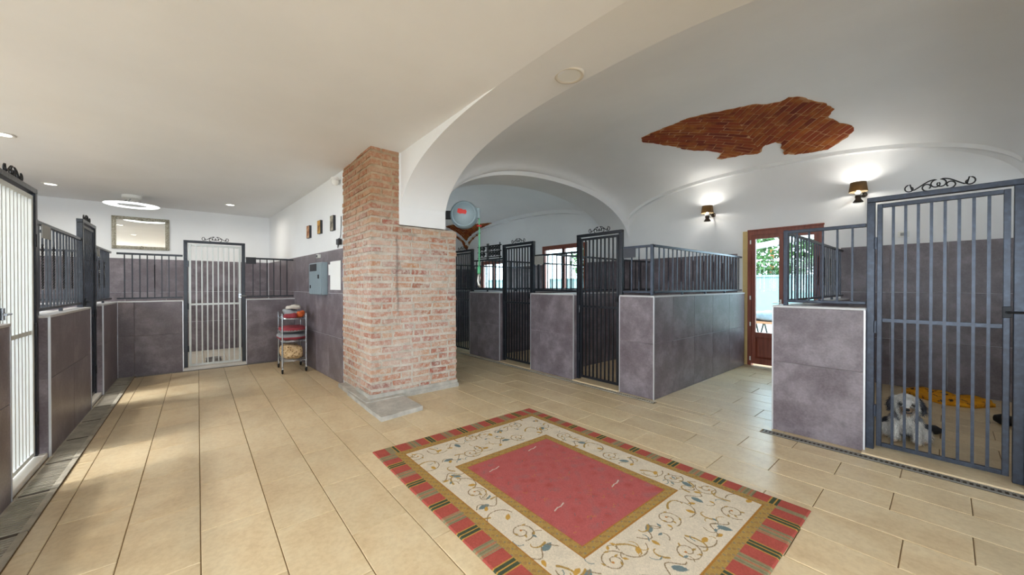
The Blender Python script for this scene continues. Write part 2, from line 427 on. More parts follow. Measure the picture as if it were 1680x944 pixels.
wl = struct(wall_holes('x', -3.7, -3.4, -6.2, 10.5, -.01, 4.7, [(-4.8, 1.4, .5, 2.5), (3.3, 5.3, -.01, 2.5), (5.95, 7.65, -.01, 2.5)]).build('wall_left', M['plaster']))  # first opening is unseen, added and sized to light the right-hand row
wrear = struct(wall_holes('y', -6.2, -5.95, -3.7, 7.7, -.01, 4.7, [(-2.2, 1.2, 1.0, 2.4), (3.6, 6.3, 1.0, 2.4)]).build('wall_rear', M['plaster']))  # unseen openings added behind the camera for daylight fill
mid = struct(MB().prism([(1.556, 5.49), (2.55, 5.49), (2.55, 11.3), (1.25, 11.3), (1.28, 10.3)], -.01, 4.6).build('wall_middle', M['plaster']))
struct(MB().box(-3.7, 7.7, -6.2, 11.5, 4.6, 4.75).build('roof', M['plaster']))
# left room ceiling
struct(MB().grid(lambda u, v: (lerp(-3.45, XA0, u), lerp(-6.0, 10.35, v), ceil_left(lerp(-3.45, XA0, u), lerp(-6.0, 10.35, v))), 40, 110).build('ceiling_left', M['plaster'], smooth=True))
# dividing arch: soffit, spandrels, wall above
NA = 120
ys = [AC - AH + 2*AH*(.5-.5*math.cos(PI*i/NA)) for i in range(NA+1)]
mb = MB(); vs = []; fs = []
for y in ys:
    z0, z1 = archz(y, 0), archz(y, 1)
    vs += [(XA0, y, 4.6), (XA0, y, z0), (XA1, y, z1), (XA1, y, 4.6)]
for i in range(NA):
    for k in range(3): fs.append((i*4+k, i*4+k+1, (i+1)*4+k+1, (i+1)*4+k))
mb.add(vs, fs)
struct(mb.build('arch_dividing', M['plaster'], smooth='angle'))
struct(MB().box(1.9, XA1, AC+AH-.03, 5.5, 2.15, 4.6).box(1.9, XA1, -1.5, AC-AH+.03, 0, 4.6).box(1.9, XA1, -5.95, -1.5, 2.6, 4.6).build('wall_arch_piers', M['plaster']))
# vault bays
def vault_obj(name, f, x0, x1, y0, y1, nx=70, ny=90):
    cx = lambda u: lerp(x0, x1, .5-.5*math.cos(PI*u)); cy = lambda v: lerp(y0, y1, .5-.5*math.cos(PI*v))
    return struct(MB().grid(lambda u, v: (cx(u), cy(v), f(cx(u), cy(v))), nx, ny).build(name, M['plaster'], smooth=True))
vault_near = vault_obj('ceiling_vault_near', vault1, XA1, XW+.02, -.95, YT0+.05)
vault_obj('ceiling_vault_rear', lambda X, Y: vault1(X, -1.9-Y-.0), XA1, XW+.02, -6.1, -.95)
vault_far = vault_obj('ceiling_vault_far', vault2, XA1-.02, XW+.02, YT1-.05, 11.25)
def trans_arch(name, y0, y1):
    mb = MB(); vs = []; fs = []; N = 90
    for i in range(N+1):
        x = lerp(XA1-.05, XW+.02, .5-.5*math.cos(PI*i/N)); z = transz(x) if XA1 < x < XW else 2.2
        vs += [(x, y0, 4.5), (x, y0, z), (x, y1, z-.03), (x, y1, 4.5)]
    for i in range(N):
        for k in range(3): fs.append((i*4+k, i*4+k+1, (i+1)*4+k+1, (i+1)*4+k))
    mb.add(vs, fs); return struct(mb.build(name, M['plaster'], smooth='angle'))
trans_arch('arch_transverse', YT0, YT1)
# raised bands round the lunettes on the outer wall
def lun_band(name, zf, y0, y1, drop=.055, proud=.10):
    mb = MB(); vs = []; fs = []; N = 80
    for i in range(N+1):
        y = lerp(y0, y1, .5-.5*math.cos(PI*i/N)); z = zf(XW-proud, y)
        vs += [(XW-proud, y, z+.35), (XW-proud, y, z-drop), (XW+.01, y, z-drop), (XW+.01, y, z+.35)]
    for i in range(N):
        for k in range(3): fs.append((i*4+k, i*4+k+1, (i+1)*4+k+1, (i+1)*4+k))
    mb.add(vs, fs); return struct(mb.build(name, M['plaster'], smooth='angle'))
lun_band('trim_1', vault1, -.55, 4.62); lun_band('trim_2', vault2, 5.3, 11.15, .1, .12)
mb = MB(); vs = []; fs = []
for i in range(61):
    x = lerp(2.6, 7.38, .5-.5*math.cos(PI*i/60)); z = vault2(x, 11.1)
    vs += [(x, 11.08, z+.3), (x, 11.08, z-.08), (x, 11.22, z-.08), (x, 11.22, z+.3)]
for i in range(60):
    for k in range(3): fs.append((i*4+k, i*4+k+1, (i+1)*4+k+1, (i+1)*4+k))
struct(MB().add(vs, fs).build('trim_3', M['plaster'], smooth='angle'))

struct(MB().box(4.45, XW, -1.5, -1.36, 0, 2.5).build('wall_light_block', M['plaster']))  # unseen partition added to block rear light and darken the dog kennel
# wall tiles ---------------------------------------------------------------
def minus(r, h):
    a0, a1, z0, z1 = r; b0, b1, c0, c1 = h
    if b1 <= a0 or b0 >= a1 or c1 <= z0 or c0 >= z1: return [r]
    out = []
    if b0 > a0: out.append((a0, b0, z0, z1))
    if b1 < a1: out.append((b1, a1, z0, z1))
    m0, m1 = max(a0, b0), min(a1, b1)
    if c0 > z0: out.append((m0, m1, z0, c0))
    if c1 < z1: out.append((m0, m1, c1, z1))
    return out
WG = .004
def clad(parent, org, du, aa, zz, holes=(), t=.008, name='wall_tile'):
    """tiles on a vertical face. org = world/local origin, du = unit 2D direction along the wall; outward normal is du rotated by -90 deg"""
    ang = math.atan2(du[1], du[0])
    for i in range(len(aa)-1):
        for j in range(len(zz)-1):
            rs = [(aa[i], aa[i+1], zz[j], zz[j+1])]
            for h in holes: rs = [q for r in rs for q in minus(r, h)]
            for r in rs:
                if r[1]-r[0] < .025 or r[3]-r[2] < .025: continue
                me = tile_mesh(r[1]-r[0]-WG, r[3]-r[2]-WG, t, M['slate_tile'], .0015)
                obj(name, me, parent, (org[0]+du[0]*(r[0]+WG/2), org[1]+du[1]*(r[0]+WG/2), org[2]+r[2]+WG/2), (PI/2, 0, ang))
def steps(a, b, s):
    n = max(1, round((b-a)/s)); return [a+(b-a)*k/n for k in range(n+1)]
ZT = [0, .65, 1.3, 1.965]
hole = lambda H: (11.2-H[1], 11.2-H[0], H[2], H[3])
clad(wr, (XW, 11.2, 0), (0, -1), steps(0, 11.2-2.45, .62), ZT, [hole(WIN1), hole(WIN2)])
clad(wr, (XW, 1.05, 0), (0, -1), steps(0, 2.1, .6), ZT)
clad(wb, (-3.4, 10.3, 0), (1, 0), steps(0, 4.66, .62), [0, .63, 1.26, 1.92])
dv = Vector((1.556-1.28, 5.49-10.3, 0)); Lm = dv.length; dv.normalize()
clad(mid, (1.28, 10.3, 0), (dv.x, dv.y), steps(0, Lm, .61), [0, .64, 1.28, 1.92])
clad(we, (2.55, 11.2, 0), (1, 0), steps(0, 4.85, .62), ZT, [(FILL_OPENING[0]-2.55, FILL_OPENING[1]-2.55, FILL_OPENING[2], FILL_OPENING[3])])

# ------------------------------------------------------------------ half walls, railings, gates
def half_wall(label, p0, p1, h, t=.14, aa=None, zj=.64, back=True, ends=(True, True), group='tiled half walls of the kennels', trims=(True, True)):
    """front face runs p0->p1 with its outward normal to the right of that direction"""
    d = Vector((p1[0]-p0[0], p1[1]-p0[1], 0)); L = d.length; ang = math.atan2(d.y, d.x)
    o = thing('half_wall', label, 'half wall', (p0[0], p0[1], 0), ang, group)
    MB().box(0, L, .004, t-.004, 0, h-.02).build('core', M['wall_grout'], o)
    aa = aa or steps(0, L, .6); zz = [0, zj, h-.02]
    clad(o, (0, 0.004, 0), (1, 0), aa, zz)
    if back: clad(o, (L, t-.004, 0), (-1, 0), [L-x for x in reversed(aa)], zz)
    if ends[0]: clad(o, (.004, t-.006, 0), (0, -1), [0, t-.012], zz)
    if ends[1]: clad(o, (L-.004, .006, 0), (0, 1), [0, t-.012], zz)
    MB().box(-.006, L+.006, -.008, t+.008, h-.02, h, .003).build('coping', M['coping'], o)
    for k, x in enumerate((-.007, L-.005)):
        if trims[k]: MB().box(x, x+.012, -.008, .006, 0, h-.018).build('corner_trim', M['aluminium'], o)
    return o
_bar = {}
def bar_mesh(h, mat, w=.014, twist=False):
    k = (round(h, 3), mat.name, w, twist)
    if k in _bar: return _bar[k]
    if not twist: mb = MB().box(-w/2, w/2, -w/2, w/2, 0, h)
    else:
        mb = MB(); N = 60; vs = []; fs = []
        for i in range(N+1):
            f = i/N; a = PI/2*16*max(0, min(1, (f-.22)/.56)); r = w*.60
            for q in range(4): vs.append((r*math.cos(a+PI/4+q*PI/2), r*math.sin(a+PI/4+q*PI/2), h*f))
        for i in range(N):
            for q in range(4): fs.append((i*4+q, i*4+(q+1) % 4, (i+1)*4+(q+1) % 4, (i+1)*4+q))
        mb.add(vs, fs)
    _bar[k] = mb.mesh('bar', mat); return _bar[k]
def railing(label, p0, p1, z0, z1, bars, twisted=(), mat=None, posts=(), plaque=None, group='iron railings on the half walls', pw=.035):
    mat = mat or M['black_iron']
    d = Vector((p1[0]-p0[0], p1[1]-p0[1], 0)); L = d.length; ang = math.atan2(d.y, d.x)
    o = thing('railing', label, 'railing', (p0[0], p0[1], z0), ang, group); H = z1-z0
    MB().box(0, L, -.015, .015, H-.03, H, .003).build('top_rail', mat, o)
    MB().box(0, L, -.015, .015, .03, .055, .003).build('bottom_rail', mat, o)
    for k in range(1, int(L/.9)+1): MB().box(L*k/(int(L/.9)+1)-.012, L*k/(int(L/.9)+1)+.012, -.012, .012, 0, .032).build('foot', mat, o)
    if isinstance(bars, int): bars = [L*(k+1)/(bars+1) for k in range(bars)]
    for k, x in enumerate(bars):
        obj('twisted_bar' if k in twisted else 'bar', bar_mesh(H-.085, mat, twist=k in twisted), o, (x, 0, .055))
    for x in posts: MB().box(x-pw/2, x+pw/2, -pw/2, pw/2, 0, H+.004, .003).build('post', mat, o)
    if plaque:
        x0, x1, zz0, zz1, pm = plaque
        tag(MB().box(x0, x1, -.026, -.018, zz0-z0, zz1-z0, .002).build('name_plaque', pm, o), 'blank rectangular name plaque')
    return o
def scroll_pts(w, h):
    """mirrored S-scroll ornament in the xz plane, centred on x = 0"""
    out = []
    for s in (-1, 1):
        big = []
        for k in range(15):                                   # outer curl
            a = PI*1.9*(1-k/14); r = .012+.022*(k/14)
            big.append((s*(w*.44 + r*math.cos(a+PI*.5)*-1), .034+r*math.sin(a+PI*.5)))
        for k in range(1, 13):                                # sweep towards the middle
            f = k/12; big.append((s*lerp(w*.44, w*.03, f), .012 + (h-.012)*math.sin(f*PI*.5)**1.6*(1-.25*max(0, f-.7))))
        for k in range(1, 12):                                # inner curl
            a = PI*.5-PI*1.7*k/11; r = .034*(1-.55*k/11)
            big.append((s*(w*.03+.0+ .034*0 + r*math.cos(a)*1.0*-1*-1), h*.94-.034+r*math.sin(a)))
        out.append([(x, 0, z) for x, z in big])
        sm_ = []
        for k in range(16):
            a = -PI*.5 + PI*1.8*k/15; r = .03*(1-.5*k/15)
            sm_.append((s*(w*.17 + r*math.cos(a)), 0, .03+r*math.sin(a)))
        out.append(sm_)
    return out
_scroll = {}
def scroll_mesh(mat, w=.34, h=.085, r=.0048):
    k = (mat.name, w)
    if k not in _scroll:
        mb = MB()
        for p in scroll_pts(w, h): mb.tube(p, r, 6)
        _scroll[k] = mb.mesh('scroll', mat, True)
    return _scroll[k]
def gate(label, p0, p1, z0, H, frame_mat, leaf_mat, n=8, mid_z=1.09, group='barred kennel gates', pw=.05, leaf_gap=.012, latch=1, scroll=True, hinges=0, zb=.02):
    d = Vector((p1[0]-p0[0], p1[1]-p0[1], 0)); W = d.length; ang = math.atan2(d.y, d.x)
    o = thing('kennel_gate', label, 'gate', (p0[0], p0[1], 0), ang, group)
    for x in (0, W-pw): MB().box(x, x+pw, -.025, .025, zb, H, .004).build('post', frame_mat, o)
    MB().box(0, W, -.026, .026, H, H+.04, .004).build('top_beam', frame_mat, o)
    a, b = pw+leaf_gap, W-pw-leaf_gap; zt = H-.02; s = .032
    leaf = MB().box(a, a+s, -.016, .016, z0, zt, .003).box(b-s, b, -.016, .016, z0, zt, .003)
    leaf.box(a+s, b-s, -.015, .015, zt-s, zt, .003).box(a+s, b-s, -.015, .015, z0, z0+s, .003)
    lf = leaf.build('leaf_frame', leaf_mat, o)
    MB().box(a+s, b-s, -.008, .008, mid_z-.016, mid_z+.016, .002).build('mid_rail', leaf_mat, lf)
    for k in range(n):
        x = lerp(a+s, b-s, (k+.9)/(n+.8)); obj('bar', bar_mesh(zt-z0-2*s, leaf_mat, .017), lf, (x, 0, z0+s))
    xh = (pw+.004) if hinges == 0 else W-pw-.004
    for z in (.35, 1.05, 1.75): MB().lathe([(.011, z-.05), (.011, z+.05)], 10, Matrix.Translation((xh, -.022, 0))).build('hinge', frame_mat, o)
    xb = b-s*.5 if hinges == 0 else a+s*.5
    la = MB().box(xb-.02, xb+.02, -.034, -.016, 1.17, 1.25, .003).tube([(xb, -.034, 1.21), (xb, -.06, 1.21), (xb+(.09 if hinges else -.09)*-1, -.06, 1.21)], .008, 8)
    la.build('latch', M['chrome'] if latch == 2 else M['dark_iron'], o)
    if scroll: obj('scroll_ornament', scroll_mesh(M['dark_iron']), o, (W/2, 0, H+.04))
    return o
SB, BI, WI = M['steel_blue_iron'], M['black_iron'], M['white_iron']
# ---- right-hand row (front normals face -X : run towards -Y)
XF, XG = 4.22, 4.305
HW = 1.27
half_wall('tiled half wall right of the passage, beside the dog kennel gate', (4.265, 1.10), (4.265, .452), 1.205, .15, aa=[0, .648], zj=.665)
half_wall('long tiled half wall on the far side of the dog kennel, running to the glazed door', (7.39, 1.10), (4.42, 1.10), 1.205, .14, trims=(False, False), ends=(False, False))
railing('railing with five plain bars on half wall beside the dog kennel gate', (4.345, 1.03), (4.345, .452), 1.205, 1.925, [.10, .19, .29, .39, .49], (), SB, posts=(.012,))
railing('long railing above far side of dog kennel, in front of the glazed door', (7.36, 1.03), (4.37, 1.03), 1.205, 1.925, 24, (3, 6, 9, 12, 15, 18, 21), SB)
gate('blue-grey barred gate closing the kennel with the dog', (4.345, .448), (4.345, -.345), .055, 2.095, SB, SB, 8, 1.108, hinges=0)
half_wall('tiled half wall at the right picture edge beyond dog kennel gate', (4.265, -.352), (4.265, -1.3), 1.205, .15)
railing('railing at the right picture edge beyond dog kennel gate', (4.345, -.36), (4.345, -1.3), 1.205, 1.925, 9, (4,), SB)
half_wall('short tiled half wall at the passage corner, left of the corner post', (XF, 2.785), (XF, 2.31), HW, aa=[0, .475], zj=.68)
half_wall('long tiled half wall along the left side of passage to glazed door', (XF+.004, 2.31), (7.30, 2.31), HW, aa=[0, .48, 1.10, 1.735, 2.39, 3.07], zj=.68, ends=(False, False), trims=(False, False))
railing('short railing with corner post and plaque above passage corner', (XG, 2.785), (XG, 2.36), HW, 1.905, [.12, .225, .33], (1,), SB, posts=(.405,), plaque=(.01, .19, 1.755, 1.885, M['slate_plaque']))
railing('long railing with twisted bars along left side of the passage', (4.32, 2.36), (7.30, 2.36), HW, 1.905, 24, (2, 5, 8, 11, 14, 17, 20, 23), SB)
gate('dark barred gate nearest the passage corner, third counting from brick pillar', (XG, 3.565), (XG, 2.795), .05, 2.1, BI, BI, 8, 1.09)
half_wall('tiled half wall between the two fully visible dark gates', (XF, 4.486), (XF, 3.57), HW, aa=[0, .216, .916], zj=.66)
railing('railing with grey plaque between the two fully visible dark gates', (XG, 4.48), (XG, 3.58), HW, 1.905, 8, (2, 5), BI, plaque=(.02, .22, 1.74, 1.88, M['grey_plaque']))
gate('dark barred gate in the middle of the right-hand row', (XG, 5.315), (XG, 4.492), .05, 2.1, BI, BI, 8, 1.09)
half_wall('brownish tiled half wall nearest the brick pillar, under wrought-iron rack', (XF, 6.292), (XF, 5.32), HW, aa=[0, .278, .972], zj=.66)
railing('railing under the wrought-iron rack, behind the hanging green hose', (XG, 6.285), (XG, 5.33), HW, 1.905, 8, (3, 6), BI)
gate('dark barred gate half hidden behind brick pillar', (XG, 7.1), (XG, 6.3), .05, 2.1, BI, BI, 8, 1.09)
half_wall('tiled half wall hidden behind the brick pillar', (XF, 8.6), (XF, 7.105), HW)
railing('railing hidden behind the brick pillar', (XG, 8.59), (XG, 7.11), HW, 1.905, 12, (3, 7), BI)
for yd, nm in ((4.05, 'first'), (5.85, 'second'), (7.75, 'third')):
    half_wall('low tiled dividing wall, %s behind the dark gates seen from passage' % nm, (4.37, yd), (7.39, yd), HW, .12, ends=(False, False), trims=(False, False), group='dividing walls between right kennels')
    railing('railing on the %s dividing wall behind the dark gates' % nm, (4.37, yd+.06), (7.38, yd+.06), HW, 1.905, 14, (), BI, group='railings on right dividing walls')
# thresholds
for (y0, y1), nm in (((.46, -.35), 'under the dog kennel gate'), ((3.56, 2.79), 'under dark gate nearest the passage'), ((5.31, 4.49), 'under the middle dark gate'), ((7.1, 6.3), 'under the gate behind pillar')):
    o = MB().box(4.18, 4.46, min(y0, y1), max(y0, y1), -.004, .018, .004).build('threshold', M['floor_tile']); tag(o, 'beige tiled sill %s' % nm, 'threshold', 'gate sills')

# ---- left-hand row (front normals face +X : run towards +Y)
XL, XLG, HL = -.92, -.995, 1.155
half_wall('tiled half wall at the left picture edge before the white gate', (XL, 2.2), (XL, 3.88), HL)
gate('barred gate with white bars at the left picture edge', (XLG, 3.90), (XLG, 4.70), .06, 2.12, BI, WI, 8, 1.03, hinges=1, latch=2, zb=.047)
half_wall('tiled half wall between the two left-hand gates', (XL, 4.72), (XL, 6.22), HL)
railing('dense dark railing with grey plaque between two left-hand gates', (XLG, 4.72), (XLG, 6.22), HL, 1.925, 13, (1, 4, 7, 10), BI, posts=(.02,), plaque=(.1, .32, 1.79, 1.9, M['grey_plaque']))
gate('dark narrow-looking gate on the left, second from picture edge', (XLG, 6.23), (XLG, 6.93), .05, 2.1, BI, BI, 7, 1.03, hinges=1, zb=.047)
half_wall('short tiled half wall left of the back corner', (XL, 6.95), (XL, 8.02), HL)
railing('short railing with grey plaque left of the back corner', (XLG, 6.95), (XLG, 8.09), HL, 1.905, 9, (2, 5), BI, posts=(.02,), plaque=(.06, .2, 1.77, 1.88, M['grey_plaque']))
railing('railing at the left picture edge before the white gate', (XLG, 2.2), (XLG, 3.88), HL, 1.925, 14, (4, 9), BI)
for yd in (5.5,):
    half_wall('low tiled dividing wall between the left-hand kennels', (-3.38, yd), (-1.07, yd), HL, .12, ends=(False, False), trims=(False, False))
    railing('railing on the dividing wall between left-hand kennels', (-3.38, yd+.06), (-1.07, yd+.06), HL, 1.925, 16, (4, 9), BI)
# ---- back row (front normals face -Y : run towards +X)
YB, YBG = 8.03, 8.105
half_wall('tiled half wall left of the white back gate, under the mirror', (-.92, YB), (-.185, YB), HL, aa=[0, .18, .735], zj=.62, trims=(False, True), ends=(False, True))
gate('white barred gate in black frame in the back wall row', (-.175, YBG), (.645, YBG), .06, 2.1, BI, WI, 8, 1.08, latch=2, zb=.047)
half_wall('tiled half wall behind the trolley, right of the white back gate', (.655, YB), (1.398, YB), HL, aa=[0, .743], zj=.62, trims=(True, False), ends=(True, False))
railing('railing left of the white back gate, under the mirror', (-.93, YBG), (-.185, YBG), HL, 1.895, 8, (4,), BI)
railing('railing with black plaque above trolley, right of white back gate', (.655, YBG), (1.395, YBG), HL, 1.895, 6, (), BI, plaque=(.0, .15, 1.78, 1.9, M['dark_plastic']))
half_wall('tiled half wall closing the left kennels at the back', (-3.38, YB), (-1.0, YB), HL, ends=(False, False), trims=(False, False))
railing('railing closing the left kennels at the back', (-3.38, YBG), (-1.02, YBG), HL, 1.905, 16, (4, 9), BI)
for (x0, x1, y0, y1), nm in (((-1.05, -.93, 3.89, 4.71), 'under the left gate with white bars'), ((-1.05, -.93, 6.23, 6.94), 'under the dark left gate'), ((-.18, .65, 8.0, 8.16), 'under the white back gate')):
    o = MB().box(x0, x1, y0, y1, -.004, .045, .006).build('threshold', M['marble_white']); tag(o, 'white stone sill %s' % nm, 'threshold', 'gate sills')

# ------------------------------------------------------------------ drains
o = thing('floor_drain', 'wide slotted stone floor drain along the left half walls', 'drain', (-.83, 2.2, 0))
MB().box(-.09, .09, 0, 5.82, -.006, .0015).build('channel', M['drain_dark'], o)
y = 0.0
while y < 5.8:
    L = min(.58, 5.82-y); mb = MB()
    mb.box(-.088, -.074, y+.006, y+L-.006, .001, .009).box(.06, .092, y+.006, y+L-.006, .001, .010)
    k = y+.012
    while k < y+L-.02:
        mb.add([(-.074, k, .001), (.062, k+.006, .001), (.062, k+.018, .001), (-.074, k+.012, .001), (-.074, k, .0085), (.062, k+.006, .0085), (.062, k+.018, .0085), (-.074, k+.012, .0085)],
               [(0,3,2,1),(4,5,6,7),(0,1,5,4),(1,2,6,5),(2,3,7,6),(3,0,4,7)])
        k += .029
    mb.build('grate', M['drain_stone'], o); y += .585
def slot_drain(label, p0, p1, w, cm='drain_dark', gm='drain_grey'):
    d = Vector((p1[0]-p0[0], p1[1]-p0[1], 0)); L = d.length
    o = thing('slot_drain', label, 'drain', (p0[0], p0[1], 0), math.atan2(d.y, d.x), 'narrow slot drains')
    MB().box(0, L, -w/2, w/2, -.006, .0012).build('channel', M[cm], o)
    mb = MB().box(0, L, -w/2-.006, -w/2+.006, 0, .006).box(0, L, w/2-.006, w/2+.006, 0, .006); k = .012
    while k < L-.02: mb.box(k, k+.012, -w/2+.006, w/2-.006, .001, .0055); k += .03
    mb.build('grate', M[gm], o)
slot_drain('narrow slot drain in front of the dog kennel gate', (4.135, 1.15), (4.135, -1.2), .07)
slot_drain('narrow slot drain in front of the dark gates', (4.135, 8.5), (4.135, 2.25), .06, 'drain_tan', 'drain_stone')
slot_drain('narrow slot drain in front of the white back gate', (-.72, 7.975), (1.36, 7.975), .04)

# ------------------------------------------------------------------ brick pillar
PX0, PX1, PY0, PY1, PZ, PXU, PTOP = 1.555, 2.72, 4.40, 5.50, 2.14, 1.905, 3.06
pil = thing('brick_pillar', 'exposed brick pillar with stepped shoulder carrying the arch', 'pillar', (PX0, PY0, 0))
MB().box(.006, PX1-PX0, .006, PY1-PY0, .04, PZ).box(.006, PXU-PX0, .006, PY1-PY0, PZ, PTOP).build('core', M['mortar'], pil)
_bv = {}
def brick_mesh(w, d, h, v):
    k = (round(w, 2), round(d, 2), v)
    if k not in _bv:
        rnd = random.Random(hash(k) & 0xffff); j = lambda s=.005: rnd.uniform(-s, s); c = .006
        vs = []
        for z in (0, h):
            for (x, y) in ((c, 0), (w-c, 0), (w, c), (w, d), (0, d), (0, c)):
                vs.append((x+j(.007), y+j(.003), z+j(.006)))
        mb = MB().add(vs, [(0,5,4,3,2,1), (6,7,8,9,10,11)] + [(i, (i+1) % 6, 6+(i+1) % 6, 6+i) for i in range(6)])
        _bv[k] = mb.mesh('brick', M['brick'])
    return _bv[k]
rb = random.Random(3); CH = .0862; z = .075; course = 0
def q(x): return round(x/.02)*.02
while z < PTOP-.03:
    h = .053; up = z > PZ-.04
    xe = (PXU if up else PX1)-PX0; ye = PY1-PY0
    odd = course % 2
    cx, cy = (.25, .12) if odd else (.12, .25)
    pro = rb.uniform(-.004, .004)
    obj('brick', brick_mesh(cx, cy, h, rb.randrange(4)), pil, (-.004+pro, -.004+pro, z))
    x = cx+.016
    while x < xe-.05:
        w = q(min(rb.choice((.25, .25, .24, .22, .12)), xe-x))
        if xe-x-w < .06: w = q(xe-x)
        if w > .045: obj('brick', brick_mesh(w, .06, h, rb.randrange(4)), pil, (x, -.004+rb.uniform(-.005, .005), z+rb.uniform(-.005, .005)))
        x += w+rb.uniform(.014, .034)
    y = cy+.016
    while y < ye-.05:
        w = q(min(rb.choice((.25, .25, .24, .20, .12)), ye-y))
        if ye-y-w < .06: w = q(ye-y)
        if w > .045:
            b_ = obj('brick', brick_mesh(w, .06, h, rb.randrange(4)), pil, (-.004+rb.uniform(-.005, .005), y+w, z+rb.uniform(-.005, .005)), (0, 0, -PI/2))
        y += w+rb.uniform(.014, .034)
    z += CH; course += 1
def rough_block(poly, z0, z1, amp, name, parent, mat):
    bm = bmesh.new(); vs = [bm.verts.new((x, y, z0)) for x, y in poly]; f = bm.faces.new(vs)
    ext = bmesh.ops.extrude_face_region(bm, geom=[f]); 
    for v in ext['geom']:
        if isinstance(v, bmesh.types.BMVert): v.co.z = z1
    bmesh.ops.recalc_face_normals(bm, faces=bm.faces)
    bmesh.ops.subdivide_edges(bm, edges=bm.edges[:], cuts=7, use_grid_fill=True)
    bmesh.ops.triangulate(bm, faces=[f for f in bm.faces if len(f.verts) > 4])
    for v in bm.verts:
        if v.co.z > z0+1e-4:
            nn = noise.noise_vector(v.co*9)*amp; v.co += Vector((nn.x, nn.y, nn.z*.5))
    me = bpy.data.meshes.new(name); bm.to_mesh(me); bm.free(); me.materials.append(mat); return obj(name, me, parent)
rough_block([(-.09, -.10), (.36, -.10), (.36, -.02), (1.19, -.02), (1.19, 1.0), (-.09, 1.0)], -.003, .055, .010, 'plinth', pil, M['concrete'])
rough_block([(-.02, -.012), (1.18, -.012), (1.18, .5), (-.02, .5)], .03, .10, .010, 'footing', pil, M['concrete'])
rough_block([(-.13, -.66), (.36, -.60), (.37, -.05), (.0, -.05), (-.05, .5), (-.11, .55)], -.003, .045, .008, 'base_slab', pil, M['concrete'])

# ------------------------------------------------------------------ exposed brick patches on the vault
def clip_half(poly, a, b, c):       # keep a*x+b*y<=c
    out = []
    for i in range(len(poly)):
        p, q_ = poly[i], poly[(i+1) % len(poly)]; dp, dq = a*p[0]+b*p[1]-c, a*q_[0]+b*q_[1]-c
        if dp <= 0: out.append(p)
        if (dp < 0 < dq) or (dq < 0 < dp):
            t = dp/(dp-dq); out.append((p[0]+(q_[0]-p[0])*t, p[1]+(q_[1]-p[1])*t))
    return out
def area(p): return abs(sum(p[i][0]*p[(i+1) % len(p)][1]-p[(i+1) % len(p)][0]*p[i][1] for i in range(len(p))))/2 if len(p) > 2 else 0
def jag(poly, amp, n, seed):
    rj = random.Random(seed); out = []
    for i in range(len(poly)):
        p, q_ = Vector(poly[i]), Vector(poly[(i+1) % len(poly)]); k = max(1, int((q_-p).length/n)); nrm = Vector((-(q_-p).y, (q_-p).x)).normalized()
        for j in range(k): out.append(tuple(p.lerp(q_, j/k) + nrm*(rj.uniform(-amp, amp) if j else 0)))
    return out
def patch(label, px, zf, regions, bw, bh, seed, parent):
    poly = [tuple(onsurf(x, y, zf).xy) for x, y in px]
    poly = jag(poly, .012, .045, seed)
    bm = bmesh.new(); f = bm.faces.new([bm.verts.new((x, y, 0)) for x, y in poly])
    xs = [p[0] for p in poly]; ys_ = [p[1] for p in poly]
    for ax, lo, hi in ((0, min(xs), max(xs)), (1, min(ys_), max(ys_))):
        c = lo+.06
        while c < hi:
            co = Vector((c, 0, 0)) if ax == 0 else Vector((0, c, 0)); no = Vector((1, 0, 0)) if ax == 0 else Vector((0, 1, 0))
            bmesh.ops.bisect_plane(bm, geom=bm.verts[:]+bm.edges[:]+bm.faces[:], plane_co=co, plane_no=no); c += .06
    bmesh.ops.triangulate(bm, faces=bm.faces[:])
    for v in bm.verts: v.co.z = zf(v.co.x, v.co.y)-.010
    ex = bmesh.ops.extrude_face_region(bm, geom=bm.faces[:])
    for v in ex['geom']:
        if isinstance(v, bmesh.types.BMVert): v.co.z += .03
    bmesh.ops.recalc_face_normals(bm, faces=bm.faces[:])
    me = bpy.data.meshes.new('exposed_brick_patch'); bm.to_mesh(me); bm.free(); me.materials.append(M['vault_mortar']); o = tag(obj('exposed_brick_patch', me, parent), label)
    cen = Vector((sum(xs)/len(xs), sum(ys_)/len(ys_))); nb = 0; rj = random.Random(seed)
    for dr, halves in regions:
        d = Vector(dr).normalized(); e = Vector((-d.y, d.x)); reg = poly
        for h in halves: reg = clip_half(reg, *h)
        if len(reg) < 3: continue
        us = [Vector(p).dot(d) for p in reg]; vs_ = [Vector(p).dot(e) for p in reg]; v = min(vs_); row = 0
        while v < max(vs_):
            u = min(us)-rj.uniform(0, bw)
            while u < max(us):
                pc = clip_half(reg, -d.x, -d.y, -(u+.008)); pc = clip_half(pc, d.x, d.y, u+bw-.008) if len(pc) > 2 else []
                pc = clip_half(pc, -e.x, -e.y, -(v+.008)) if len(pc) > 2 else []; pc = clip_half(pc, e.x, e.y, v+bh-.008) if len(pc) > 2 else []
                if len(pc) > 2 and area(pc) > .12*bw*bh and nb < 290:
                    dz = rj.uniform(-.003, .004)
                    if sum(pc[i][0]*pc[(i+1) % len(pc)][1]-pc[(i+1) % len(pc)][0]*pc[i][1] for i in range(len(pc))) < 0: pc = pc[::-1]
                    n = len(pc)
                    mb = MB().add([(x, y, zf(x, y)-.0135+dz*.6) for x, y in pc]+[(x, y, zf(x, y)+.004) for x, y in pc],
                        [tuple(range(n))[::-1], tuple(range(n, 2*n))]+[(i, (i+1) % n, n+(i+1) % n, n+i) for i in range(n)])
                    mb.build('brick', M['vault_brick'], o); nb += 1
                u += bw
            v += bh; row += 1
    return nb
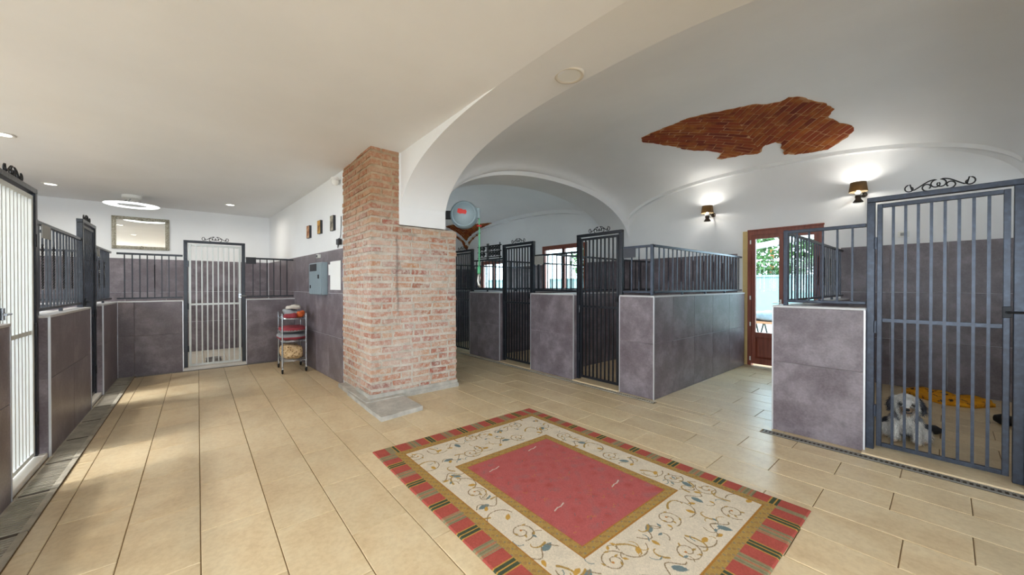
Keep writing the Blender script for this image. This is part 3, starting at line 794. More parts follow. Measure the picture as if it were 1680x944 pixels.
c1 = [(135,403),(200,370),(330,320),(450,270),(600,235),(750,205),(930,170),(1000,172),(1090,155),(1150,122),(1210,118),(1270,128),(1330,150),(1390,160),(1440,185),(1465,203),(1440,235),(1420,258),(1470,280),(1500,300),(1585,318),(1600,350),(1540,405),(1470,450),(1420,478),(1330,497),(1250,508),(1170,515),(1120,515),(1118,490),(1095,470),(1100,440),(1060,430),(990,450),(970,465),(965,495),(935,510),(850,515),(760,535),(690,550),(655,545),(690,510),(660,500),(580,488),(500,490),(430,480),(370,460),(280,450),(220,435),(145,430)]
P1 = [(1020+x/4.2, 130+y/4.2) for x, y in c1]
g = lambda x, y: onsurf(1020+x/4.2, 130+y/4.2, vault1).xy
s0, s1 = g(735, 225), g(945, 480); sd = (s1-s0).normalized(); sn = Vector((-sd.y, sd.x)); cs = sn.dot(s0)
if sn.dot(g(300, 380)) > cs: sn = -sn; cs = -cs
patch('large bare herringbone brick patch on the vault above wall lamps', P1, vault1,
      [(g(760, 300)-g(450, 300), [(sn.x, sn.y, cs)]), (g(1060, 260)-g(940, 370), [(-sn.x, -sn.y, -cs)])], .29, .082, 5, vault_near)
P2 = [(731,372),(752,368),(770,369),(790,367),(806,366),(819,371),(803,384),(787,399),(775,416),(767,428),(760,419),(752,409),(744,402),(731,398)]
v2s = lambda X, Y: vault2(X, Y)-.005
patch('dark bare brick patch on the far vault behind the hose reel', P2, v2s, [(Vector((1, .2)), [])], .27, .078, 9, vault_far)

# ------------------------------------------------------------------ glazed door and windows
def frame4(mb, y0, y1, z0, z1, w, x0, x1):
    return mb.box(x0, x1, y0, y0+w, z0, z1).box(x0, x1, y1-w, y1, z0, z1).box(x0, x1, y0+w, y1-w, z1-w, z1).box(x0, x1, y0+w, y1-w, z0, z0+w)
BW = M['brown_wood']
d1 = struct(thing('door_1', 'brown wooden glazed double door at the passage end', 'door', (XW, 1.8, 0)))
mb = MB().box(-.02, .10, -.55, -.49, 0, 2.345).box(-.02, .10, .43, .485, 0, 2.345).box(-.02, .10, -.49, .43, 2.27, 2.345)
mb.build('door_frame', BW, d1)
MB().box(-.03, .1, .485, .56, 0, 2.345, .004).build('jamb_board', M['beige_wood'], d1)
MB().box(-.03, .0, -.56, .49, 2.335, 2.365, .008).build('head_trim', BW, d1)
for y0, y1, nm in ((-.03, .43, 'a'), (-.49, -.03, 'b')):
    L = MB().box(-.005, .05, y0, y0+.06, .03, 2.27, .004).box(-.005, .05, y1-.06, y1, .03, 2.27, .004)
    L.box(-.005, .05, y0+.06, y1-.06, 2.2, 2.27).box(-.005, .05, y0+.06, y1-.06, .5, .58).box(-.005, .05, y0+.06, y1-.06, .03, .13)
    lf = L.build('leaf', BW, d1)
    MB().box(.02, .026, y0+.06, y1-.06, .58, 2.2).build('pane', M['glass'], lf)
    a, b, c, d = y0+.06, y1-.06, .13, .5; i = .035
    MB().add([(.012, a, c), (.012, b, c), (.012, b, d), (.012, a, d), (0, a+i, c+i), (0, b-i, c+i), (0, b-i, d-i), (0, a+i, d-i), (.03, a, c), (.03, b, c), (.03, b, d), (.03, a, d)],
             [(0,4,5,1),(1,5,6,2),(2,6,7,3),(3,7,4,0),(4,7,6,5),(8,9,10,11),(0,1,9,8),(1,2,10,9),(2,3,11,10),(3,0,8,11)]).build('raised_panel', BW, lf)
    if y0 > -.1:
        for z in (.12, .72, 1.18, 2.15): MB().lathe([(.012, z-.035), (.012, z+.035)], 10, Matrix.Translation((-.02, y1+.012, 0))).build('hinge', M['white_plastic'], lf)
        MB().box(-.02, -.004, y0+.015, y0+.045, 1.0, 1.16, .003).tube([(-.02, y0+.03, 1.1), (-.05, y0+.03, 1.1), (-.05, y0+.13, 1.1)], .008).build('handle', M['steel_nozzle'], lf)
def window(name, label, H):
    y0, y1, z0, z1 = H
    w = struct(thing(name, label, 'window', (XW, (y0+y1)/2, z0)))
    h = (y1-y0)/2; hz = z1-z0
    frame4(MB(), -h, h, 0, hz, .06, 0.0, .1).build('window_frame', BW, w)
    for a, b in ((-h+.05, .02), (-.02, h-.05)):
        s = frame4(MB(), a, b, .05, hz-.05, .065, -.01, .05).build('sash', BW, w)
        MB().box(.018, .024, a+.065, b-.065, .115, hz-.115).build('pane', M['glass'], s)
    MB().tube([(-.012, 0, hz*.42), (-.05, 0, hz*.42), (-.05, 0, hz*.42-.1)], .008).build('handle', M['steel_nozzle'], w)
    MB().box(-.04, .1, -h-.02, h+.02, -.03, 0, .004).build('window_sill', M['marble_white'], w)
window('window_1', 'brown two-sash window behind the dark gates, nearest the passage', WIN1)
window('window_2', 'brown two-sash window seen left of the middle gate, farthest away', WIN2)

# ------------------------------------------------------------------ lamps
def downlight(x, y, label, on=True, z=None, r=.075, watts=DOWNLIGHT_W):
    z = z if z is not None else ceil_left(x, y)
    o = thing('downlight', label, 'lamp', (x, y, z), 0, 'round recessed ceiling lights')
    MB().lathe([(r*.8, -.006), (r*1.08, -.012), (r*1.22, -.008), (r*1.25, .01)], 28, cap=False).build('rim', M['white_plastic'], o, True)
    MB().lathe([(r*.82, -.008), (r*.82, .006)], 28).build('diffuser', M['lamp_disc'] if on else M['plaster'], o)
    if on and watts:
        l = bpy.data.lights.new('lamp_light', 'AREA'); l.shape = 'DISK'; l.size = r*1.6; l.energy = watts; l.color = (1, .92, .80); l.spread = R(165)
        lo = bpy.data.objects.new('lamp_light', l); COL.objects.link(lo); lo.parent = o; lo.location = (0, 0, -.016)
downlight(-1.73, 9.0, 'lit recessed downlight left of the ring lamp', watts=9)
downlight(.49, 9.06, 'lit recessed downlight above the white back gate', watts=7)
downlight(-1.56, 6.45, 'lit recessed downlight at the left picture edge')
for k, (x, y) in enumerate(((.3, 5.6), (-1.6, 3.2), (.3, 2.4), (-1.6, -.6), (.3, -1.2), (-1.6, -3.6), (.3, -4.0), (1.2, .3))):
    if (x, y) in ((.3, 5.6), (.3, 2.4), (1.2, .3)): continue
    downlight(x, y, 'recessed ceiling downlight outside the picture, %s' % {1: 'left of the viewer', 3: 'behind the viewer on the left', 4: 'behind the viewer in the middle', 5: 'at the added rear openings on the left', 6: 'at the added rear openings in the middle'}[k])
# unlit disc in the arch soffit
o = thing('ceiling_disc', 'unlit round flush light in the soffit of the big arch', 'lamp', (2.35, 2.037, archz(2.037, .68)))
MB().lathe([(.094, -.010), (.108, -.016), (.122, -.012), (.126, .02)], 32, cap=False).build('rim', M['pale_rim'], o, True)
MB().lathe([(.096, -.010), (.096, .02)], 32).build('diffuser', M['white_plastic'], o)
# ring lamp
o = thing('ring_lamp', 'glowing white ring-shaped ceiling lamp in front of the mirror', 'lamp', (-.87, 9.27, ceil_left(-.87, 9.27)))
MB().lathe([(.13, .01), (.13, -.05), (.10, -.075), (.02, -.08)], 28).build('canopy', M['white_plastic'], o, 'angle')
prof = [(.19, -.165), (.20, -.157), (.27, -.153), (.335, -.157), (.352, -.165), (.335, -.174), (.27, -.178), (.20, -.174), (.19, -.165)]
rg = MB().lathe(prof[4:], 48, cap=False).build('ring', M['ring_glow'], o, True)
MB().lathe(prof[:5], 48, cap=False).build('ring_housing', M['white_plastic'], rg, True)
for k in range(3):
    a = 2*PI*k/3+.4; MB().tube([(.08*math.cos(a), .08*math.sin(a), -.07), (.24*math.cos(a), .24*math.sin(a), -.156)], .008).build('arm', M['chrome'], o)
# sconces
def sconce(label, y, z):
    o = thing('wall_lamp', label, 'lamp', (XW, y, z), 0, 'wall lamps with brown shades')
    cx = -.18
    MB().lathe([(.105, .0), (.10, .03), (.088, .135), (.084, .137), (.096, .03), (.101, .0)], 32, Matrix.Translation((cx, 0, 0)), cap=False).build('lamp_shade', M['shade_fabric'], o, True)
    MB().lathe([(.03, -.055), (.045, -.04), (.036, -.01), (.02, .0)], 24, Matrix.Translation((cx, 0, 0))).build('socket', M['white_ceramic'], o, True)
    MB().lathe([(.055, -.15), (.058, -.14), (.03, -.10), (.036, -.07), (.034, -.05), (.01, -.045)], 24, Matrix.Translation((cx, 0, 0))).build('base', M['dark_bronze'], o, True)
    MB().tube([(cx, 0, -.03), (cx*.6, -.03, -.02), (.0, -.04, -.02)], .009).lathe([(.04, -.012), (.04, .0)], 20, Matrix.Translation((0, -.04, -.02)) @ Matrix.Rotation(R(90), 4, 'Y')).build('arm', M['dark_bronze'], o)
    MB().lathe([(.005, .0), (.022, .02), (.026, .045), (.015, .07), (.002, .078)], 16, Matrix.Translation((cx, 0, 0))).build('bulb', M['bulb'], o, True)
    l = bpy.data.lights.new('lamp_light', 'POINT'); l.energy = SCONCE_W; l.color = (1, .96, .88); l.shadow_soft_size = .02
    lo = bpy.data.objects.new('lamp_light', l); COL.objects.link(lo); lo.parent = o; lo.location = (cx, 0, .1)
    l2 = bpy.data.lights.new('lamp_light', 'POINT'); l2.energy = SCONCE_W*.5; l2.color = (1, .96, .88); l2.shadow_soft_size = .015
    lo = bpy.data.objects.new('lamp_light', l2); COL.objects.link(lo); lo.parent = o; lo.location = (cx-.055, 0, .012)
sconce('brown-shaded wall lamp left of the glazed door, smaller in view', 2.90, 2.735)
sconce('brown-shaded wall lamp above the dog kennel gate post', .84, 2.735)

# ------------------------------------------------------------------ mirror and wall things in the left room
o = thing('wall_mirror', 'wide mirror in an ornate silver frame on back wall', 'mirror', (-.84, 10.3, 2.10))
w, h = .405, .63
fr = MB()
for k in range(3):
    i = .021*k; d0 = (-.022, -.034, -.024)[k]
    for (x0, x1, z0, z1) in ((-w+i, w-i, i, i+.021), (-w+i, w-i, h-i-.021, h-i), (-w+i, -w+i+.021, i+.021, h-i-.021), (w-i-.021, w-i, i+.021, h-i-.021)):
        fr.box(x0, x1, d0, 0, z0, z1, .004)
fo = fr.build('frame', M['silver_frame'], o)
for (x, z) in ((-w+.035, .035), (w-.035, .035), (-w+.035, h-.035), (w-.035, h-.035), (0, .035), (0, h-.035)):
    mb = MB()
    for k in range(5):
        a = 2*PI*k/5; mb.lathe([(.001, -.010), (.014, -.005), (.017, .003), (.009, .01)], 10, Matrix.Translation((x+.018*math.cos(a), -.034, z+.018*math.sin(a))) @ Matrix.Rotation(R(90), 4, 'X'))
    mb.build('carved_rosette', M['silver_frame'], fo, True)
MB().box(-w+.06, w-.06, -.012, -.004, .06, h-.06).build('mirror_glass', M['mirror_glass'], o)

def midx(y): return 1.556 + (1.28-1.556)*(y-5.49)/(10.3-5.49)
RZM = math.atan2(dv.y, dv.x)      # local +x runs towards the viewer, -y points into the room
def wall_thing(name, label, cat, y, z, group=None): return thing(name, label, cat, (midx(y)-.0, y, z), RZM, group)
for y, z, hw, hh, pm, nm in ((7.05, 2.20, .08, .21, 'painting_a', 'small canvas in rust and black tones, leftmost of three'), (6.46, 2.215, .075, .21, 'painting_b', 'small canvas in ochre and gold tones, middle of three'), (5.86, 2.2, .07, .22, 'painting_c', 'small canvas in grey and cream, nearest the pillar')):
    o = wall_thing('canvas_picture', nm, 'picture', y, z, 'small canvases on the white wall')
    MB().box(-hw, hw, -.035, 0, 0, hh).build('stretcher', M['dark_plastic'], o)
    MB().box(-hw+.003, hw-.003, -.0365, -.034, .003, hh-.003).build('painted_face', M[pm], o)
o = wall_thing('electrical_cabinet', 'grey electrical cabinet on the tiled wall', 'cabinet', 6.42, 1.25)
MB().box(-.33, .30, -.09, -.008, 0, .50, .006).build('body', M['grey_paint'], o)
dr = MB().box(-.32, .29, -.102, -.091, .01, .49, .004).build('cabinet_door', M['grey_paint'], o)
MB().box(-.26, .08, -.108, -.103, .37, .48, .002).build('breaker_window', M['dark_plastic'], dr)
MB().box(.17, .20, -.118, -.103, .25, .31, .004).build('handle', M['dark_plastic'], dr)
MB().box(-.24, -.215, -.115, -.103, .10, .15, .004).build('lock', M['dark_plastic'], dr)
o = wall_thing('wall_switch', 'small dark switch box just above the electrical cabinet', 'switch', 6.5, 1.83)
MB().box(-.05, .05, -.05, -.008, 0, .06, .005).build('body', M['white_plastic'], o); MB().box(-.025, .03, -.056, -.05, .012, .05, .003).build('rocker', M['dark_plastic'], o)
for k, (y, z, hw, hh) in enumerate(((5.78, 1.33, .22, .42), (6.04, 1.55, .04, .16))):
    o = wall_thing('paper_notice', ('large white paper sheet between cabinet and pillar', 'small white paper slip right beside the cabinet')[k], 'paper', y, z, 'papers on the tiled wall')
    MB().grid(lambda u, v, hw=hw, hh=hh: (lerp(-hw, hw, u), -.011-.006*math.sin(u*3)*v, hh*v), 8, 6).grid(lambda u, v, hw=hw, hh=hh: (lerp(hw, -hw, u), -.0095-.006*math.sin((1-u)*3)*v, hh*v), 8, 6).build('sheet', M['paper'], o)
o = wall_thing('security_camera', 'small white dome camera high beside the pillar', 'camera', 5.60, 2.86)
MB().lathe([(.055, 0), (.055, .03), (.02, .035)], 20, Matrix.Translation((0, -.07, .02))).box(-.03, .03, -.05, 0, .03, .07, .005).build('mount', M['white_plastic'], o, 'angle')
MB().lathe([(.001, -.055), (.03, -.048), (.05, -.02), (.055, .02)], 20, Matrix.Translation((0, -.07, 0))).build('dome', M['white_ceramic'], o, True)
o = wall_thing('cable_with_adapter', 'thin dark cable with little black adapter beside the pillar', 'cable', 5.56, 1.95)
MB().tube([(.03, -.012, .42), (.035, -.014, .30), (.02, -.016, .16), (.02, -.03, .08)], .005).tube([(-.02, -.03, .02), (-.08, -.02, -.02), (-.10, -.014, .06), (-.05, -.014, .12)], .005).build('cord', M['dark_plastic'], o, True)
MB().box(-.04, .05, -.06, -.012, .02, .10, .006).build('adapter', M['dark_plastic'], o)
o = thing('wall_socket', 'small white socket on the wall inside the dog kennel', 'socket', (XW, .40, 2.06))
MB().box(-.012, 0, -.055, .055, 0, .08, .004).build('plate', M['white_plastic'], o); MB().box(-.016, -.011, -.03, .03, .02, .06, .002).build('outlet', M['grey_plaque'], o)

# ------------------------------------------------------------------ trolley with cushions
TX, TY = 1.19, 7.04
tr_ = thing('trolley', 'three-tier chrome trolley on black castors by tiled wall', 'trolley', (TX, TY, 0), R(-3))
hw, hd = .165, .29
for sx in (-1, 1):
    for sy in (-1, 1):
        p = MB().tube([(sx*hw, sy*hd, .085), (sx*hw, sy*hd, .93)], .0125, 12).lathe([(.015, .925), (.016, .94), (.008, .95)], 12, Matrix.Translation((sx*hw, sy*hd, 0))).build('post', M['chrome'], tr_, 'angle')
        c = MB().box(sx*hw-.014, sx*hw+.014, sy*hd-.02, sy*hd+.02, .055, .095, .004).build('castor_fork', M['chrome'], tr_)
        MB().lathe([(.036, -.013), (.044, -.009), (.044, .009), (.036, .013)], 18, Matrix.Translation((sx*hw, sy*hd+.012, .044)) @ Matrix.Rotation(R(90), 4, 'Y')).build('castor_wheel', M['rubber'], c, 'angle')
for z in (.19, .50, .86):
    s = MB()
    for sx in (-1, 1): s.tube([(sx*hw, -hd, z), (sx*hw, hd, z)], .007)
    for sy in (-1, 1): s.tube([(-hw, sy*hd, z), (hw, sy*hd, z)], .007)
    for k in range(1, 10): s.tube([(-hw, lerp(-hd, hd, k/10), z), (hw, lerp(-hd, hd, k/10), z)], .0035, 6)
    s.build('wire_shelf', M['chrome'], tr_, True)
def blob(name, label, cat, c, size, mats, seed, group=None, amp=.02, nz=.9, parts=None, lump=7, flat=.55):
    o = thing(name, label, cat, (c[0], c[1], c[2]), 0, group)
    bm = bmesh.new(); bmesh.ops.create_icosphere(bm, subdivisions=4, radius=1)
    for v in bm.verts:
        d = v.co.copy()
        e = lambda t, p: math.copysign(abs(t)**p, t)
        p = Vector((e(d.x, .75)*size[0], e(d.y, .75)*size[1], e(d.z, flat)*size[2]))
        nn = noise.noise(p*lump+Vector((seed, 0, 0))); p += d*nn*amp
        p.z = max(p.z + size[2], .0); v.co = p
    me = bpy.data.meshes.new(name); bm.to_mesh(me); 
    for mm in mats: me.materials.append(mm)
    if len(mats) > 1:
        for f, pl in zip(bm.faces, me.polygons): pl.material_index = parts(f.calc_center_median(), f.normal)
    bm.free(); me.polygons.foreach_set('use_smooth', [True]*len(me.polygons)); obj('fabric', me, o); return o
rf, gf = M['red_fabric'], M['grey_fabric']
blob('cushion', 'red and grey dog cushion lying on the middle shelf, lower one', 'cushion', (TX-.01, TY-.0, .508), (.205, .265, .055), (rf, gf), 1, 'dog cushions on the trolley', .02, parts=lambda c, n: 1 if c.z > .055 else 0)
blob('cushion', 'red and grey dog cushion on the middle shelf, upper one', 'cushion', (TX+.0, TY, .628), (.185, .26, .05), (rf, gf), 4, 'dog cushions on the trolley', .02, parts=lambda c, n: 0 if c.z > .042 else 1)
blob('pet_bed', 'leopard-print plush pet bed stuffed on the bottom shelf', 'pet bed', (TX, TY, .20), (.145, .25, .115), (M['leopard_fabric'],), 7, None, .05)
blob('blanket', 'grey folded blanket heaped on top of trolley', 'blanket', (TX+.02, TY+.085, .870), (.12, .17, .06), (gf,), 3, 'cloths on the trolley top', .05, lump=10)
blob('towel', 'white crumpled towel on top of the grey blanket', 'towel', (TX+.03, TY+.07, 1.0), (.10, .15, .028), (M['white_fabric'],), 5, 'cloths on the trolley top', .035, lump=12)
blob('towel', 'red crumpled towel at the front of the trolley top', 'towel', (TX-.06, TY-.19, .870), (.075, .075, .04), (rf,), 8, 'cloths on the trolley top', .03, lump=12)
blob('towel', 'orange crumpled cloth hanging at the wall side of the trolley top', 'towel', (TX+.085, TY-.19, .870), (.05, .075, .055), (M['orange_fabric'],), 11, 'cloths on the trolley top', .03, lump=12)

# ------------------------------------------------------------------ hose reel
o = thing('hose_reel', 'grey round hose reel with red label mounted beside arch', 'hose reel', (2.90, 4.47, 2.40), R(-38))
MR = Matrix.Rotation(R(90), 4, 'X')          # lathe axis -> local -y (towards the viewer)
MB().lathe([(.02, .085), (.17, .08), (.19, .06), (.195, .03), (.195, -.06), (.18, -.09), (.02, -.095)], 44, MR).build('drum', M['reel_grey'], o, 'angle')
MB().lathe([(.155, .079), (.15, .09), (.03, .094), (.0, .094)], 40, MR, cap=False).build('face_disc', M['reel_grey'], o, True)
MB().prism([(-.09, .02), (-.08, .075), (-.03, .07), (0, .055), (.03, .06), (.045, .03), (.03, -.005), (-.02, .005), (-.05, .0)], .0945, .097, MR).build('red_label', M['red_label'], o)
MB().box(-.35, -.17, .0, .04, -.06, .06, .006).box(-.30, -.12, .06, .10, -.03, .03, .004).build('wall_bracket', M['dark_plastic'], o)
MB().box(.165, .225, -.03, .03, -.05, .10, .008).build('hose_guide', M['reel_grey'], o)
hp = [(.205, 0, .03), (.213, 0, -.05), (.216, 0, -.2), (.215, .004, -.4), (.214, 0, -.62), (.210, 0, -.74)]
MB().tube(hp, .0095, 10).build('hose', M['green_hose'], o, True)
st = MB().lathe([(.012, -.012), (.036, -.008), (.036, .008), (.012, .012)], 18, Matrix.Translation((.214, 0, -.155))).build('hose_stop', M['red_label'], o, 'angle')
MB().lathe([(.012, -.84), (.024, -.83), (.024, -.75), (.012, -.73)], 14, Matrix.Translation((.21, 0, 0))).build('coupling', M['green_hose'], o, 'angle')
MB().tube([(.21, 0, -.83), (.20, 0, -.88), (.195, 0, -.94), (.21, 0, -1.0), (.235, 0, -1.03)], [.012, .013, .016, .02, .014], 10).tube([(.222, 0, -.84), (.228, 0, -.90), (.212, 0, -.96)], .006).build('nozzle', M['steel_nozzle'], o, True)

# wrought-iron rack on the railing
o = thing('iron_rack', 'black wrought-iron scroll rack standing on railing near pillar', 'rack', (4.305, 5.80, 1.905), R(-90))
for z in (.03, .14, .25): MB().tube([(-.33, 0, z), (.42, 0, z)], .011).build('crossbar', M['dark_iron'], o, True)
for x in (-.30, -.02, .02, .38): MB().tube([(x, 0, 0), (x, 0, .30)], .010).build('upright', M['dark_iron'], o, True)
for x in (-.24, -.13, .08, .17, .26, .34):
    for z in (.03, .14):
        pts = [(x+.045*(1-k/22)*math.cos(k*.5), -.004, z+.055+.045*(1-k/22)*math.sin(k*.5)) for k in range(20)]
        MB().tube(pts, .011, 6).build('scroll', M['dark_iron'], o, True)

# ------------------------------------------------------------------ rug
def build_rug():
    W, Lr = 1.76, 2.54; nu, nv = 470, 680
    U, V = np.meshgrid(np.linspace(0, W, nu+1), np.linspace(0, Lr, nv+1))
    rng = np.random.default_rng(4)
    lin = lambda *c: np.array(srgb(*c)[:3])
    cream, gold, red, redc = lin(216,203,182), lin(170,138,78), lin(172,84,74), lin(180,94,92)
    tan, dgreen, yel, blue, vine = lin(144,134,104), lin(70,80,62), lin(190,148,72), lin(112,128,130), lin(140,120,92)
    C = np.empty(U.shape+(3,)); C[:] = cream
    def inr(a, b, c, d): return (U >= a) & (U <= W-b) & (V >= c) & (V <= Lr-d)
    # vines painted on the cream field
    def dab(px, py, r, col, sx=1.0, sy=1.0, ang=0, mask=None):
        i0, i1 = np.searchsorted(U[0], [px-r*2, px+r*2]); j0, j1 = np.searchsorted(V[:, 0], [py-r*2, py+r*2])
        if i1 <= i0 or j1 <= j0: return
        dx, dy = U[j0:j1, i0:i1]-px, V[j0:j1, i0:i1]-py
        a, b = dx*math.cos(ang)+dy*math.sin(ang), -dx*math.sin(ang)+dy*math.cos(ang)
        C[j0:j1, i0:i1][(a/sx)**2+(b/sy)**2 < r*r] = col
    def stroke(pts, r, col):
        for p, q_ in zip(pts[:-1], pts[1:]):
            n = max(1, int(math.hypot(q_[0]-p[0], q_[1]-p[1])/.003))
            for k in range(n): dab(lerp(p[0], q_[0], k/n), lerp(p[1], q_[1], k/n), r if not callable(r) else r(k/n), col)
    def spiral(cx, cy, r0, turns, a0, s, col, th=.0035):
        pts = []
        for k in range(60):
            f = k/59; r = r0*(1-.82*f); pts.append((cx+r*math.cos(a0+s*f*turns*2*PI), cy+r*math.sin(a0+s*f*turns*2*PI)))
        stroke(pts, th, col); return pts
    def leaf(cx, cy, a, l, col):
        for k in range(26):
            f = k/25; wd = math.sin(f*PI)**.8*l*.33*(1-.4*f); dab(cx+math.cos(a)*l*f, cy+math.sin(a)*l*f, max(.0028, wd), col)
    rr_ = np.random.default_rng(11)
    def swash(x, y, a, l, col):                     # curling acanthus stroke, thick at its root
        pts = []; px_, py_ = x, y
        for k in range(24):
            f = k/23; pts.append((px_, py_)); px_ += math.cos(a)*l/24; py_ += math.sin(a)*l/24; a += (.05+.32*f*f)
        for k, (p, q_) in enumerate(zip(pts[:-1], pts[1:])): stroke([p, q_], lambda t, k=k: .0065*(1-k/30)+.0012, col)
    spots = []
    for x in np.arange(.26, W-.2, .175):
        for y in (.31, .53): spots.append((x, y))
        for y in (2.01, 2.22): spots.append((x+.05, y))
    for y in np.arange(.74, 1.95, .165): spots += [(.295, y), (W-.285, y+.06)]
    for n_, (cx, cy) in enumerate(spots):
        cx += rr_.uniform(-.02, .02); cy += rr_.uniform(-.02, .02); k_ = n_ % 3; a0 = rr_.uniform(0, 6.28); sg = 1 if n_ % 2 else -1
        if k_ == 0:
            p = spiral(cx, cy, .075, 1.5, a0, sg, vine, .0034)
            for k in (6, 18, 30, 42): leaf(p[k][0], p[k][1], a0+k*.6, .024, gold if k % 4 else blue)
            dab(p[-1][0], p[-1][1], .008, yel); dab(p[-1][0], p[-1][1], .004, red)
        elif k_ == 1:
            swash(cx-.05, cy-.05, a0, .19, gold); leaf(cx+.02, cy+.03, a0+2, .055, yel)
            stroke([(cx+math.cos(a0+.18*k)*.085, cy+math.sin(a0+.18*k)*.085) for k in range(16)], .0034, vine)
        else:
            leaf(cx, cy, a0, .075, blue); leaf(cx-.05, cy+.045, a0+2.2, .045, yel)
            stroke([(cx+.012*k-.09, cy+.035*math.sin(k*.5+a0)) for k in range(16)], .0034, vine)
            swash(cx+.05, cy-.04, a0+3, .12, gold)
    for k in range(150):
        x, y = rr_.uniform(.2, W-.2), rr_.uniform(.24, Lr-.24)
        if .38 < x < W-.38 and .62 < y < Lr-.62: continue
        a = rr_.uniform(0, 6.28); stroke([(x+.011*q_*math.cos(a+.22*q_), y+.011*q_*math.sin(a+.22*q_)) for q_ in range(int(rr_.uniform(4, 8)))], .0028, (vine, gold, blue)[k % 3])
        if k % 3 == 0: leaf(x, y, a+2.5, .03, (yel, blue)[k % 2])
    # bands
    ib = lambda a, c: inr(a, a, c, c)
    gold_o = ~inr(.195, .16, .215, .21); C[gold_o] = gold
    inner = inr(.40, .40, .665, .64); C[inner] = gold
    redm = inr(.46, .46, .73, .70)
    def motif(mask, step):
        for x in np.arange(0, W, step):
            for y in np.arange(0, Lr, step):
                pass
    gm = (gold_o | (inner & ~redm))
    wv = (np.sin(U*95)*np.sin(V*95) > .55) & gm; C[wv] = lin(156,122,76)
    wv = (np.sin(U*95+1.6)*np.sin(V*95+1.6) > .8) & gm; C[wv] = lin(140,124,96)
    ln = np.zeros_like(gm)
    for a, b, c, d in ((.195, .16, .215, .21), (.40, .40, .665, .64), (.46, .46, .73, .70)):
        ln |= inr(a-.006, b-.006, c-.006, d-.006) & ~inr(a+.003, b+.003, c+.003, d+.003)
    C[ln] = lin(166,116,52)
    C[redm] = redc
    nz = np.zeros(U.shape)
    for k in range(26):
        fx, fy, p_ = rng.uniform(6, 60), rng.uniform(6, 60), rng.uniform(0, 6.28); nz += np.sin(U*fx*rng.choice([-1, 1])+V*fy+p_)
    tf = np.clip((nz-1.5)/7, 0, 1)[..., None]; C[redm] = (C*(1-.55*tf)+lin(150,100,102)*.55*tf)[redm]; tf = np.clip((-nz-3)/7, 0, 1)[..., None]; C[redm] = (C*(1-.4*tf)+lin(170,70,62)*.4*tf)[redm]
    for k in range(90):
        x, y = rng.uniform(.5, W-.5), rng.uniform(.77, Lr-.74); a = rng.uniform(0, 6.28)
        stroke([(x+.006*q_, y+.012*math.sin(q_*.8+a)) for q_ in range(int(rng.uniform(3, 9)))], .0022, [lin(140,104,104), lin(182,120,72), lin(132,100,104)][k % 3])
    for (x, y) in ((.60, .88), (1.06, .80), (.62, 1.52), (1.12, 1.58)): stroke([(x-.05, y+.012), (x-.012, y), (x+.012, y+.004), (x+.055, y-.012)], .0042, lin(200,188,178))
    # striped border
    side = (U < .13) | (U > W-.105); ends = (V < .15) | (V > Lr-.15)
    def stripes(t):
        ph_ = np.mod(t, .336); out = np.empty(t.shape+(3,)); out[:] = red
        fine = np.mod(t, .022) < .008
        m_ = (ph_ > .10) & (ph_ < .185); out[m_] = tan; out[m_ & fine] = lin(120,120,92); out[m_ & (np.mod(t, .044) < .01)] = lin(176,112,84)
        g_ = (ph_ > .275) & (ph_ < .336); out[g_] = dgreen; out[(ph_ > .270) & (ph_ < .279)] = yel; out[(ph_ > .329)] = yel; out[(ph_ > .301) & (ph_ < .308)] = yel
        return out
    C[side] = stripes(V[side]+.336-.05); 
    em = ends & ~side; C[em] = stripes(U[em]+.15)
    corner = side & ends; C[corner] = red
    C[ends & (((U > .10) & (U < .15)) | ((U < W-.10) & (U > W-.14)))] = tan
    C *= (1+rng.normal(0, .06, U.shape))[..., None]; C *= (1+.006*nz)[..., None]
    C = np.clip(C, 0, 1)
    TLc, TRc, BRc, BLc = np.array((1.105, 3.105)), np.array((2.855, 3.063)), np.array((2.884, .54)), np.array((1.085, .56))
    u, v = (U/W)[..., None], (V/Lr)[..., None]
    P = (TLc*(1-u)+TRc*u)*(1-v)+(BLc*(1-u)+BRc*u)*v
    edge = np.minimum(np.minimum(U, W-U), np.minimum(V, Lr-V)); Z = .002+.007*np.clip(edge/.008, 0, 1)+.0012*np.sin(P[..., 0]*3.1)*np.sin(P[..., 1]*2.3)
    co = np.concatenate([P, Z[..., None]], -1).reshape(-1, 3).astype(np.float32)
    me = bpy.data.meshes.new('rug'); n = (nu+1)*(nv+1); me.vertices.add(n); me.vertices.foreach_set('co', co.ravel())
    idx = np.arange(n).reshape(nv+1, nu+1); q4 = np.stack([idx[1:, :-1], idx[1:, 1:], idx[:-1, 1:], idx[:-1, :-1]], -1).reshape(-1, 4)
    me.loops.add(q4.size); me.loops.foreach_set('vertex_index', q4.ravel().astype(np.int32)); me.polygons.add(len(q4)); me.polygons.foreach_set('loop_start', (np.arange(len(q4))*4).astype(np.int32))
    me.update(); me.validate()
    at = me.color_attributes.new('Col', 'FLOAT_COLOR', 'POINT'); at.data.foreach_set('color', np.concatenate([C, np.ones(U.shape+(1,))], -1).ravel().astype(np.float32))
    me.materials.append(M['rug_wool']); o = obj('rug', me)
    tag(o, 'large red and cream rug with scrolling vines and striped border', 'rug')
build_rug()

